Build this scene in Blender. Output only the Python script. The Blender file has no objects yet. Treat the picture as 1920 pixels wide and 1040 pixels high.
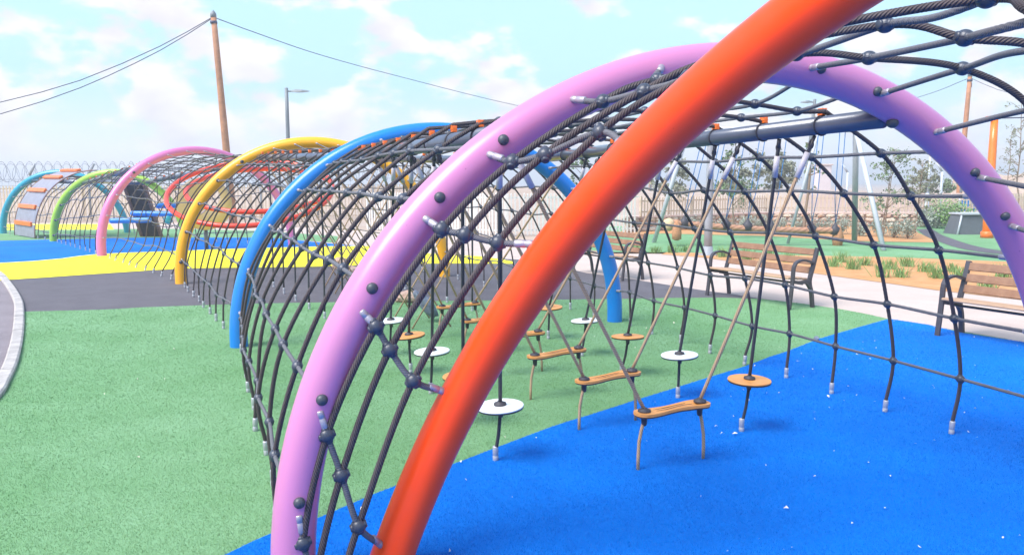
import bpy, bmesh, math, random
import numpy as np
from mathutils import Vector, Matrix, noise
scene = bpy.context.scene
PI = math.pi
rng = random.Random(11)
nr = np.random.default_rng(5)

# ------------------------------------------------------------------ camera, sky, sun, exposure
PITCH, ROLL = 0.12099, -0.00354
cd = bpy.data.cameras.new('camera'); cam = bpy.data.objects.new('camera', cd)
scene.collection.objects.link(cam); scene.camera = cam
cd.sensor_width = 36; cd.lens = 27.277; cd.clip_start = 0.05; cd.clip_end = 3000
cp, sp, cr, sr = math.cos(PITCH), math.sin(PITCH), math.cos(ROLL), math.sin(ROLL)
up0, fw = Vector((0, sp, cp)), Vector((0, cp, -sp)); ri0 = Vector((1, 0, 0))
ri = cr*ri0 + sr*up0; up = cr*up0 - sr*ri0
m = Matrix((ri, up, -fw)).transposed().to_4x4(); m.translation = Vector((0, 0, 1.65)); cam.matrix_world = m

SUN_EL, SUN_AZ = math.radians(52), math.radians(-125)     # azimuth clockwise from +Y
scene.view_settings.view_transform = 'Standard'; scene.view_settings.look = 'None'
scene.view_settings.exposure = 2.45; scene.view_settings.gamma = 1
world = bpy.data.worlds.new('World'); scene.world = world; world.use_nodes = True
wt = world.node_tree; wn = wt.nodes; wl = wt.links; wn.clear()
def wnode(t, **k):
    n = wn.new(t)
    for a, b in k.items(): setattr(n, a, b)
    return n
def wmath(op, a, b=None, clamp=False):
    n = wnode('ShaderNodeMath', operation=op, use_clamp=clamp)
    for i, v in enumerate((a, b)):
        if v is None: continue
        if isinstance(v, (int, float)): n.inputs[i].default_value = v
        else: wl.new(v, n.inputs[i])
    return n.outputs[0]
def wmix(fac, a, b):
    n = wnode('ShaderNodeMix', data_type='RGBA')
    if isinstance(fac, float): n.inputs[0].default_value = fac
    else: wl.new(fac, n.inputs[0])
    for i, v in ((6, a), (7, b)):
        if isinstance(v, tuple): n.inputs[i].default_value = (*v, 1)
        else: wl.new(v, n.inputs[i])
    return n.outputs[2]
sky = wnode('ShaderNodeTexSky', sky_type='NISHITA', sun_disc=False, sun_elevation=SUN_EL,
            sun_rotation=SUN_AZ, air_density=1.0, dust_density=0.6, ozone_density=1.0)
tc = wnode('ShaderNodeTexCoord'); sep = wnode('ShaderNodeSeparateXYZ'); wl.new(tc.outputs['Generated'], sep.inputs[0])
mp = wnode('ShaderNodeMapping'); mp.inputs['Scale'].default_value = (1, 1, 1.75); mp.inputs['Location'].default_value = (0.37, 0.1, 0.14)
wl.new(tc.outputs['Generated'], mp.inputs[0])
n1 = wnode('ShaderNodeTexNoise'); n1.inputs['Scale'].default_value = 10.5; n1.inputs['Detail'].default_value = 9
n1.inputs['Roughness'].default_value = 0.53; n1.inputs['Distortion'].default_value = 0.08
wl.new(mp.outputs[0], n1.inputs['Vector'])
z = sep.outputs[2]
# cover: full white veil at the horizon, open blue higher up
veil = wmath('MULTIPLY', wmath('SUBTRACT', 0.20, z), 0.55)
cov = wmath('ADD', n1.outputs[0], veil)
cl = wnode('ShaderNodeMapRange', interpolation_type='SMOOTHSTEP'); wl.new(cov, cl.inputs[0])
cl.inputs[1].default_value = 0.50; cl.inputs[2].default_value = 0.605
mp2 = wnode('ShaderNodeMapping'); mp2.inputs['Scale'].default_value = (1, 1, 1.75); mp2.inputs['Location'].default_value = (0.37, 0.1, 0.19)
wl.new(tc.outputs['Generated'], mp2.inputs[0])
n2 = wnode('ShaderNodeTexNoise'); n2.inputs['Scale'].default_value = 10.5; n2.inputs['Detail'].default_value = 4
n2.inputs['Distortion'].default_value = 0.08
wl.new(mp2.outputs[0], n2.inputs['Vector'])
sh = wnode('ShaderNodeMapRange'); wl.new(n2.outputs[0], sh.inputs[0]); sh.inputs[1].default_value = 0.47; sh.inputs[2].default_value = 0.68
CLOUD_LIT, CLOUD_SHADE = (2.6, 2.54, 2.58), (2.05, 1.98, 2.25)
cloud = wmix(sh.outputs[0], CLOUD_LIT, CLOUD_SHADE)
# thin high haze lightens the blue towards the horizon
hz = wnode('ShaderNodeMapRange', interpolation_type='SMOOTHSTEP'); wl.new(z, hz.inputs[0])
hz.inputs[1].default_value = 0.55; hz.inputs[2].default_value = -0.02; hz.inputs[3].default_value = 0.35; hz.inputs[4].default_value = 1.0
base = wmix(hz.outputs[0], sky.outputs[0], (1.22, 1.98, 2.5))
hz2 = wnode('ShaderNodeMapRange', interpolation_type='SMOOTHSTEP'); wl.new(z, hz2.inputs[0])
hz2.inputs[1].default_value = 0.13; hz2.inputs[2].default_value = 0.0; hz2.inputs[3].default_value = 0.0; hz2.inputs[4].default_value = 0.9
base2 = wmix(hz2.outputs[0], base, (2.75, 2.7, 2.95))
skyc = wmix(cl.outputs[0], base2, cloud)
bg = wnode('ShaderNodeBackground'); bg.inputs[1].default_value = 0.08
wo = wnode('ShaderNodeOutputWorld'); wl.new(skyc, bg.inputs[0]); wl.new(bg.outputs[0], wo.inputs[0])

sl = bpy.data.lights.new('sun', 'SUN'); sl.energy = 1.1; sl.angle = math.radians(36); sl.color = (1, 0.96, 0.9)
so = bpy.data.objects.new('sun', sl); scene.collection.objects.link(so)
sd = Vector((math.sin(SUN_AZ)*math.cos(SUN_EL), math.cos(SUN_AZ)*math.cos(SUN_EL), math.sin(SUN_EL)))
so.rotation_euler = sd.to_track_quat('Z', 'Y').to_euler(); so.location = (0, 0, 20)

# ------------------------------------------------------------------ helpers
C = scene.collection
def tag(o, label=None, cat=None, group=None, kind=None):
    if label: o['label'] = label
    if cat: o['category'] = cat
    if group: o['group'] = group
    if kind: o['kind'] = kind
    return o
def thing(name, label, cat, loc=(0, 0, 0), rz=0, group=None):
    o = bpy.data.objects.new(name, None); C.objects.link(o); o.empty_display_size = 0.1
    o.location = loc; o.rotation_euler = (0, 0, rz)
    return tag(o, label, cat, group)
class MB:
    """collects vertices and faces"""
    def __init__(s): s.v = []; s.f = []; s.uv = []; s.n = 0; s.has = False
    def add(s, v, f, uv=None):
        v = np.asarray(v, float); s.v.append(v); s.f += [tuple(i+s.n for i in q) for q in f]
        if uv is not None: s.uv += uv; s.has = True
        else: s.uv += [(0, 0)]*sum(len(q) for q in f)
        s.n += len(v); return s
    def mesh(s, name, mat, smooth=True):
        me = bpy.data.meshes.new(name)
        V = np.concatenate(s.v) if s.v else np.zeros((0, 3))
        me.from_pydata(V.tolist(), [], s.f)
        if s.has:
            l = me.uv_layers.new(name='UVMap'); l.data.foreach_set('uv', np.asarray(s.uv, float).ravel())
        if mat: me.materials.append(mat)
        if smooth: me.polygons.foreach_set('use_smooth', [True]*len(me.polygons))
        me.update(); return me
    def obj(s, name, mat, parent=None, smooth=True):
        return put(name, s.mesh(name, mat, smooth), parent)
def put(name, me, parent=None, mw=None):
    o = bpy.data.objects.new(name, me); C.objects.link(o)
    if parent is not None:
        o.parent = parent
        if mw is not None: o.matrix_basis = mw
    elif mw is not None: o.matrix_world = mw
    return o
BOXF = [(0,3,2,1),(4,5,6,7),(0,1,5,4),(1,2,6,5),(2,3,7,6),(3,0,4,7)]
def box(mb, c, s, rot=None):
    hx, hy, hz_ = s[0]/2, s[1]/2, s[2]/2
    v = [Vector(p) for p in ((-hx,-hy,-hz_),(hx,-hy,-hz_),(hx,hy,-hz_),(-hx,hy,-hz_),(-hx,-hy,hz_),(hx,-hy,hz_),(hx,hy,hz_),(-hx,hy,hz_))]
    if rot is not None: v = [rot @ p for p in v]
    return mb.add([tuple(p + Vector(c)) for p in v], BOXF)
def bbox_obj(name, size, mat, parent=None, bev=0.006, loc=(0,0,0), rot=None, cache={}):
    """bevelled box as one object, mesh shared"""
    key = (tuple(round(x, 4) for x in size), mat.name, bev)
    if key not in cache:
        bm = bmesh.new(); bmesh.ops.create_cube(bm, size=1)
        for v in bm.verts: v.co = Vector((v.co.x*size[0], v.co.y*size[1], v.co.z*size[2]))
        if bev: bmesh.ops.bevel(bm, geom=bm.edges[:], offset=bev, segments=1, affect='EDGES')
        me = bpy.data.meshes.new(name); bm.to_mesh(me); bm.free(); me.materials.append(mat); cache[key] = me
    mw = Matrix.Translation(loc) @ (rot.to_4x4() if rot is not None else Matrix.Identity(4))
    return put(name, cache[key], parent, mw)
def crom(P, step):
    P = np.asarray(P, float)
    if len(P) == 2:
        n = max(1, int(np.linalg.norm(P[1]-P[0])/step)); t = np.linspace(0, 1, n+1)[:, None]; return P[0]*(1-t)+P[1]*t
    Q = np.concatenate([[2*P[0]-P[1]], P, [2*P[-1]-P[-2]]]); out = []
    for i in range(len(P)-1):
        a, b, c, d = Q[i:i+4]; n = max(2, int(np.linalg.norm(c-b)/step)); t = np.linspace(0, 1, n, endpoint=False)[:, None]
        out.append(0.5*((2*b)+(-a+c)*t+(2*a-5*b+4*c-d)*t**2+(-a+3*b-3*c+d)*t**3))
    out.append(P[-1:]); return np.concatenate(out)
def tube(mb, P, r, seg=8, lobes=0, pitch=0.086, depth=0.2, cap=True, closed=False):
    """sweep a circle (or a twisted lobed strand section) along P"""
    P = np.asarray(P, float); n = len(P)
    T = np.gradient(P, axis=0)
    if closed: T = np.roll(P, -1, 0)-np.roll(P, 1, 0)
    T /= np.linalg.norm(T, axis=1)[:, None]+1e-12
    a = np.array([0, 0, 1.]) if abs(T[0][2]) < 0.9 else np.array([1., 0, 0])
    N = np.zeros_like(P); x = a-T[0]*(a@T[0]); N[0] = x/np.linalg.norm(x)
    for i in range(1, n):
        x = N[i-1]-T[i]*(N[i-1]@T[i]); N[i] = x/np.linalg.norm(x)
    B = np.cross(T, N)
    th = np.arange(seg)/seg*2*PI
    L = np.concatenate([[0], np.cumsum(np.linalg.norm(np.diff(P, axis=0), axis=1))])
    rr = np.broadcast_to(np.asarray(r, float).reshape(-1, 1) if np.ndim(r) else np.full((1, 1), r), (n, seg))
    if lobes:
        ph = L[:, None]/pitch*2*PI
        rad = rr*(1-depth+depth*np.abs(np.cos(lobes/2*(th[None]+ph)))**0.7*1.25)
    else: rad = rr
    V = P[:, None]+rad[..., None]*(np.cos(th)[None, :, None]*N[:, None]+np.sin(th)[None, :, None]*B[:, None])
    f = []; uv = []
    rings = n if closed else n-1
    for i in range(rings):
        i2 = (i+1) % n
        for j in range(seg):
            j2 = (j+1) % seg; f.append((i*seg+j, i*seg+j2, i2*seg+j2, i2*seg+j))
            u0, u1 = L[i], (L[i+1] if i+1 < n else L[-1]+0.02)
            uv += [(u0, j/seg), (u0, (j+1)/seg), (u1, (j+1)/seg), (u1, j/seg)]
    if cap and not closed:
        f.append(tuple(range(seg))[::-1]); f.append(tuple((n-1)*seg+j for j in range(seg))); uv += [(0, 0)]*(2*seg)
    return mb.add(V.reshape(-1, 3), f, uv)
def lathe(mb, prof, seg=20, M=None, closed=False):
    """prof: (r, z) list, around z"""
    v = []; f = []
    for r_, z_ in prof:
        for j in range(seg):
            a = 2*PI*j/seg; v.append(Vector((r_*math.cos(a), r_*math.sin(a), z_)))
    if M is not None: v = [M @ q for q in v]
    for i in range(len(prof)-1):
        for j in range(seg):
            k = (j+1) % seg; f.append((i*seg+j, i*seg+k, (i+1)*seg+k, (i+1)*seg+j))
    f.append(tuple(range(seg))[::-1]); f.append(tuple((len(prof)-1)*seg+j for j in range(seg)))
    return mb.add([tuple(q) for q in v], f)
def frame(x, y=None):
    """rotation with local Z along x"""
    return Vector(x).to_track_quat('Z', 'Y').to_matrix()

# ------------------------------------------------------------------ materials
def mat(name, col, rough=0.5, metal=0.0, coat=0.0, var=0.0, vscale=8.0, bump=0.0, bscale=60.0, col2=None, spec=0.5, detail=5, coords='Object', dots=None):
    m = bpy.data.materials.new(name); m.use_nodes = True; t = m.node_tree; N = t.nodes; L = t.links
    b = N['Principled BSDF']; b.inputs['Base Color'].default_value = (*col, 1); b.inputs['Roughness'].default_value = rough
    b.inputs['Metallic'].default_value = metal; b.inputs['Coat Weight'].default_value = coat; b.inputs['Coat Roughness'].default_value = 0.08
    b.inputs['Specular IOR Level'].default_value = spec
    co = N.new('ShaderNodeTexCoord')
    if var or col2:
        n = N.new('ShaderNodeTexNoise'); n.inputs['Scale'].default_value = vscale; n.inputs['Detail'].default_value = detail; n.inputs['Roughness'].default_value = 0.65
        L.new(co.outputs[coords], n.inputs['Vector'])
        r = N.new('ShaderNodeMapRange'); L.new(n.outputs[0], r.inputs[0]); r.inputs[1].default_value = 0.3; r.inputs[2].default_value = 0.7
        x = N.new('ShaderNodeMix'); x.data_type = 'RGBA'; L.new(r.outputs[0], x.inputs[0])
        c2 = col2 or tuple(min(1, c*(1+var)) for c in col); c1 = col if col2 else tuple(c*(1-var) for c in col)
        x.inputs[6].default_value = (*c1, 1); x.inputs[7].default_value = (*c2, 1)
        out = x.outputs[2]
        if dots:   # (colour, scale, threshold) fine speckle
            n2 = N.new('ShaderNodeTexNoise'); n2.inputs['Scale'].default_value = dots[1]; n2.inputs['Detail'].default_value = 2
            L.new(co.outputs[coords], n2.inputs['Vector'])
            r2 = N.new('ShaderNodeMapRange'); L.new(n2.outputs[0], r2.inputs[0]); r2.inputs[1].default_value = dots[2]; r2.inputs[2].default_value = dots[2]+0.08
            y = N.new('ShaderNodeMix'); y.data_type = 'RGBA'; L.new(r2.outputs[0], y.inputs[0]); L.new(out, y.inputs[6]); y.inputs[7].default_value = (*dots[0], 1); out = y.outputs[2]
        L.new(out, b.inputs['Base Color'])
    if bump:
        n = N.new('ShaderNodeTexNoise'); n.inputs['Scale'].default_value = bscale; n.inputs['Detail'].default_value = 4
        L.new(co.outputs[coords], n.inputs['Vector'])
        u = N.new('ShaderNodeBump'); u.inputs['Strength'].default_value = bump; u.inputs['Distance'].default_value = 0.01
        L.new(n.outputs[0], u.inputs['Height']); L.new(u.outputs[0], b.inputs['Normal'])
    return m
def rope_mat(name, col, col2, pitch=0.086, lobes=6, bump=0.6, rough=0.6):
    """twisted strands drawn from the tube's own UV (metres along, turns around)"""
    m = bpy.data.materials.new(name); m.use_nodes = True; t = m.node_tree; N = t.nodes; L = t.links
    b = N['Principled BSDF']; b.inputs['Roughness'].default_value = rough
    uv = N.new('ShaderNodeUVMap'); s = N.new('ShaderNodeSeparateXYZ'); L.new(uv.outputs[0], s.inputs[0])
    def M(op, a, c):
        n = N.new('ShaderNodeMath'); n.operation = op
        for i, q in enumerate((a, c)):
            if q is None: continue
            if isinstance(q, (int, float)): n.inputs[i].default_value = q
            else: L.new(q, n.inputs[i])
        return n.outputs[0]
    ph = M('ADD', M('MULTIPLY', s.outputs[0], lobes/pitch*PI), M('MULTIPLY', s.outputs[1], lobes*PI))
    w = M('ABSOLUTE', M('COSINE', ph, None), None)
    no = N.new('ShaderNodeTexNoise'); no.inputs['Scale'].default_value = 9; tc_ = N.new('ShaderNodeTexCoord'); L.new(tc_.outputs['Object'], no.inputs['Vector'])
    x = N.new('ShaderNodeMix'); x.data_type = 'RGBA'; x.inputs[6].default_value = (*col2, 1); x.inputs[7].default_value = (*col, 1)
    L.new(M('MULTIPLY', M('POWER', w, 0.6), M('ADD', no.outputs[0], 0.5)), x.inputs[0]); L.new(x.outputs[2], b.inputs['Base Color'])
    u = N.new('ShaderNodeBump'); u.inputs['Strength'].default_value = bump; u.inputs['Distance'].default_value = 0.006
    L.new(w, u.inputs['Height']); L.new(u.outputs[0], b.inputs['Normal'])
    return m
def paint(name, col, spec=0.5, coat=0.0):
    return mat(name, col, rough=0.28, coat=coat, spec=spec, vscale=2.2, col2=tuple(min(1, c*.9+.02) for c in col), bump=0.06, bscale=14, dots=(tuple(c*.55 for c in col), 48, 0.745))
M_PINK = paint('violet_pink_paint', (0.55, 0.19, 0.375)); M_ORANGE = paint('signal_orange_paint', (1.0, 0.062, 0.0), spec=0.3)
M_BLUE = paint('blue_paint', (0.0, 0.19, 0.62)); M_YELLOW = paint('yellow_paint', (0.92, 0.42, 0.0))
M_PINK2 = paint('dusty_pink_paint', (0.62, 0.16, 0.38)); M_GREEN = paint('lime_paint', (0.34, 0.56, 0.045)); M_TEAL = paint('teal_paint', (0.005, 0.30, 0.42))
M_RED = paint('red_orange_paint', (0.80, 0.045, 0.012)); M_BEAM = mat('anthracite_tube', (0.075, 0.085, 0.12), rough=0.3, coat=0.5, var=0.1)
R_DARK = rope_mat('dark_brown_rope', (0.078, 0.057, 0.060), (0.014, 0.011, 0.013)); R_GREY = rope_mat('grey_rope', (0.16, 0.155, 0.175), (0.05, 0.048, 0.055), pitch=0.05)
R_TAN = rope_mat('tan_rope', (0.50, 0.33, 0.20), (0.26, 0.16, 0.09), pitch=0.07, lobes=4); R_BLACK = rope_mat('black_rope', (0.045, 0.045, 0.058), (0.012, 0.012, 0.016), pitch=0.06)
R_COIR = rope_mat('coir_rope', (0.46, 0.235, 0.14), (0.22, 0.10, 0.055), pitch=0.75, lobes=4, bump=1.0)
R_BLUE = rope_mat('blue_rope', (0.02, 0.16, 0.42), (0.01, 0.07, 0.2))
M_BALL = mat('black_plastic', (0.042, 0.048, 0.068), rough=0.36, var=0.25, vscale=30, bump=0.1, bscale=120)
M_CAP = mat('cap_plastic', (0.05, 0.055, 0.07), rough=0.45, var=0.15, vscale=30)
M_SILVER = mat('swaged_aluminium', (0.40, 0.36, 0.40), rough=0.42, metal=0.5, var=0.08, vscale=20)
M_WHITE = mat('white_plastic', (0.78, 0.80, 0.80), rough=0.4, var=0.03)
M_SLEEVE = mat('pale_sleeve', (0.50, 0.46, 0.49), rough=0.5, var=0.05)
M_BOARD = mat('orange_board', (0.66, 0.28, 0.075), rough=0.5, var=0.12, vscale=12, bump=0.15, bscale=50)
M_DARK = mat('dark_rubber', (0.045, 0.04, 0.05), rough=0.6, var=0.1)
M_CLAMP = mat('orange_plastic', (0.85, 0.16, 0.02), rough=0.4, var=0.06)
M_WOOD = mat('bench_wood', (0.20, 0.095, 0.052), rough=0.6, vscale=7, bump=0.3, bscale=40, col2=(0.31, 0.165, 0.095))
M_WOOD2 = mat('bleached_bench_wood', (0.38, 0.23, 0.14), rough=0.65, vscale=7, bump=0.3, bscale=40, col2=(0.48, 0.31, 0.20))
M_IRON = mat('bench_iron', (0.05, 0.045, 0.055), rough=0.45, var=0.2, vscale=14)
M_STEEL = mat('galvanised_post', (0.17, 0.185, 0.20), rough=0.55, metal=0.1, var=0.08)
M_GREYWHITE = mat('pale_grey_post', (0.46, 0.48, 0.53), rough=0.5, var=0.05)
M_MID = mat('mid_grey_post', (0.30, 0.31, 0.34), rough=0.5, metal=0.1, var=0.08)
M_POLEWOOD = mat('pole_wood', (0.40, 0.18, 0.09), rough=0.8, var=0.25, vscale=4, bump=0.4)
M_PICKET = mat('cream_picket', (0.55, 0.43, 0.32), rough=0.6, var=0.1)
M_CREAM = mat('cream_wall', (0.62, 0.47, 0.41), rough=0.85, var=0.08, vscale=1.5, bump=0.2)
M_STONE = mat('stone', (0.44, 0.31, 0.24), rough=0.9, vscale=3, col2=(0.56, 0.46, 0.36), bump=0.5, bscale=20)
M_GRANITE = mat('granite_boulder', (0.44, 0.25, 0.18), rough=0.85, vscale=9, col2=(0.56, 0.42, 0.34), bump=0.7, bscale=25)
M_SLATE = mat('mottled_grey', (0.06, 0.075, 0.11), rough=0.6, vscale=14, col2=(0.24, 0.27, 0.34), bump=0.6, bscale=25)
M_LEAF = mat('leaf_green', (0.10, 0.16, 0.07), rough=0.6, vscale=5, col2=(0.20, 0.26, 0.14)); M_OLIVE = mat('leaf_olive', (0.18, 0.19, 0.12), rough=0.7, vscale=5, col2=(0.28, 0.28, 0.19))
M_SILVERLEAF = mat('leaf_silver', (0.22, 0.28, 0.22), rough=0.7, vscale=5, col2=(0.38, 0.42, 0.35)); M_WEED = mat('weed_green', (0.13, 0.26, 0.07), rough=0.6, vscale=5, col2=(0.24, 0.36, 0.12))
M_BARK = mat('bark', (0.24, 0.17, 0.12), rough=0.9, var=0.2, vscale=10, bump=0.5)
M_RAMP = mat('grey_ramp', (0.24, 0.24, 0.29), rough=0.7, var=0.15, vscale=6, bump=0.2)
M_BEIGEP = mat('sand_plastic', (0.46, 0.34, 0.19), rough=0.45, var=0.06)
M_WIRE = mat('wire', (0.22, 0.23, 0.29), rough=0.5, metal=0.3, var=0.1); M_CABLE = mat('cable', (0.045, 0.045, 0.09), rough=0.6, var=0.1)
M_PLAYGREY = mat('play_grey', (0.10, 0.11, 0.125), rough=0.6, var=0.1); M_LITTER = mat('dry_leaf', (0.72, 0.66, 0.52), rough=0.8, var=0.2, vscale=3)

# ------------------------------------------------------------------ arches
HOOPS = {
    'pink1': (1.1181, 3.6161, 0.3159, 2.1063, 0.0906, 0.0245),
    'orange': (0.8309, 0.7521, -1.0504, 2.7653, -0.1517, 0.3516),
    'blue': (-0.7804, 8.4513, 0.3297, 2.1169, 0.0893, -0.0181),
    'yellow': (-3.3645, 13.3044, 0.1978, 2.2078, 0.1336, -0.0096),
    'pink2': (-7.7341, 19.4633, 0.7094, 2.3426, 0.1429, 0.0683),
    'green': (-11.3965, 22.5064, -0.0908, 2.0277, -0.0426, -0.0482),
    'teal': (-15.2950, 26.5965, 0.0453, 2.0731, -0.0184, -0.0755),
}

RT = {'pink1': 0.088, 'orange': 0.092, 'blue': 0.088, 'yellow': 0.095, 'pink2': 0.105, 'green': 0.105, 'teal': 0.105}
def hp(n, t):
    cx, cy, yaw, R, zc, lean = HOOPS[n]
    a = -math.cos(t)*R; z = math.sin(t)*R+zc
    if t < 0: a, z = -R, zc+t*R
    if t > PI: a, z = R, zc-(t-PI)*R
    L = z*math.sin(lean)
    return np.array([cx+a*math.cos(yaw)-L*math.sin(yaw), cy+a*math.sin(yaw)+L*math.cos(yaw), z*math.cos(lean)])
def hcen(n):
    cx, cy = HOOPS[n][:2]; return np.array([cx, cy, 0.6])
def tbase(n, side):   # parameter where the leg meets z = zz
    R, zc = HOOPS[n][3:5]
    t = (0.0-zc)/R
    return t if side < 0 else PI-t
ARCH = {}
def arch(n, label, m):
    t0 = tbase(n, -1)-0.06; t1 = PI-t0
    cx, cy = HOOPS[n][:2]
    r = thing('playground_arch', label, 'arch', (cx, cy, 0), group='coloured steel arches of the climbing tunnel')
    P = np.array([hp(n, t) for t in np.linspace(t0, t1, 110)])-[cx, cy, 0]
    tube(MB(), P, RT[n], 40).obj('tube', m, r) if False else None
    b = MB(); tube(b, P, RT[n], 40); b.obj('tube', m, r)
    ARCH[n] = r; return r
arch('orange', 'glossy orange red steel arch crossing the foreground', M_ORANGE)
arch('pink1', 'large violet pink steel arch nearest the viewer behind the orange one', M_PINK)
arch('blue', 'bright blue steel arch standing on green turf', M_BLUE)
arch('yellow', 'golden yellow steel arch on the grey rubber ground', M_YELLOW)
arch('pink2', 'smaller far pink steel arch beyond the yellow arch', M_PINK2)
arch('green', 'lime green steel arch far left', M_GREEN)
arch('teal', 'teal steel arch at the far left end of the tunnel', M_TEAL)
# cap bolts (half spheres) on the faces of the arches
def cap_mesh(r):
    b = MB(); pr = [(r, 0)]+[(r*math.cos(a), r*0.25+r*0.85*math.sin(a)) for a in np.linspace(0, PI/2*0.97, 8)]
    lathe(b, pr, 18); return b.mesh('bolt_cap', M_CAP)
CAPM = cap_mesh(0.023)
def perp_out(n, t, towards):
    """surface point of arch n at t on the side facing 'towards'"""
    p = hp(n, t); T = hp(n, min(t+0.02, PI))-hp(n, t-0.02); T /= np.linalg.norm(T)
    d = np.asarray(towards, float)-p; d -= T*(d@T); d /= np.linalg.norm(d); return p, d
def put_cap(n, t, tow, m=CAPM, sc=1.0):
    p, d = perp_out(n, t, tow); q = p+d*(RT[n]-0.004)
    r = ARCH[n]; o = put('bolt_cap', m, r); o.matrix_basis = Matrix.Translation(Vector(q)-r.location) @ frame(d).to_4x4() @ Matrix.Scale(sc, 4)
CAMP = np.array([0, 0, 1.65])

# ------------------------------------------------------------------ net pieces
def ball_mesh():
    b = MB()
    for ax in (Matrix.Identity(3), ):
        pr = [(0.001+0.033*math.sin(a), -0.031*math.cos(a)) for a in np.linspace(0.05, PI-0.05, 11)]
        lathe(b, pr, 16)
    # collars along the two ropes (local X and Y), and the seam ring
    for R in (Matrix.Rotation(PI/2, 3, 'Y'), Matrix.Rotation(PI/2, 3, 'X')):
        lathe(b, [(0.013, -0.037), (0.0165, -0.036), (0.019, -0.028), (0.019, 0.028), (0.0165, 0.036), (0.013, 0.037)], 12, R.to_4x4())
    lathe(b, [(0.028, -0.003), (0.0347, -0.002), (0.0347, 0.002), (0.028, 0.003)], 20)
    return b.mesh('ball_connector', M_BALL)
BALL = ball_mesh()
def fer_mesh(name, m, r=0.0155, l=0.078):
    b = MB(); lathe(b, [(r*0.8, 0), (r, 0.004), (r, l*0.35), (r*0.92, l*0.37), (r*0.92, l*0.42), (r, l*0.44), (r, l-0.006), (r*0.86, l)], 14)
    return b.mesh(name, m)
FER = fer_mesh('ferrule', M_SILVER); GFER = fer_mesh('ground_ferrule', mat('ground_ferrule_metal', (0.45, 0.45, 0.48), rough=0.45, metal=0.35, var=0.05), 0.017, 0.095)
def join_mesh_at(mb, me, M):
    v = np.zeros(len(me.vertices)*3); me.vertices.foreach_get('co', v); v = v.reshape(-1, 3)
    R = np.array(M.to_3x3()); t = np.array(M.translation); mb.add(v@R.T+t, [tuple(p.vertices) for p in me.polygons])
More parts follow.
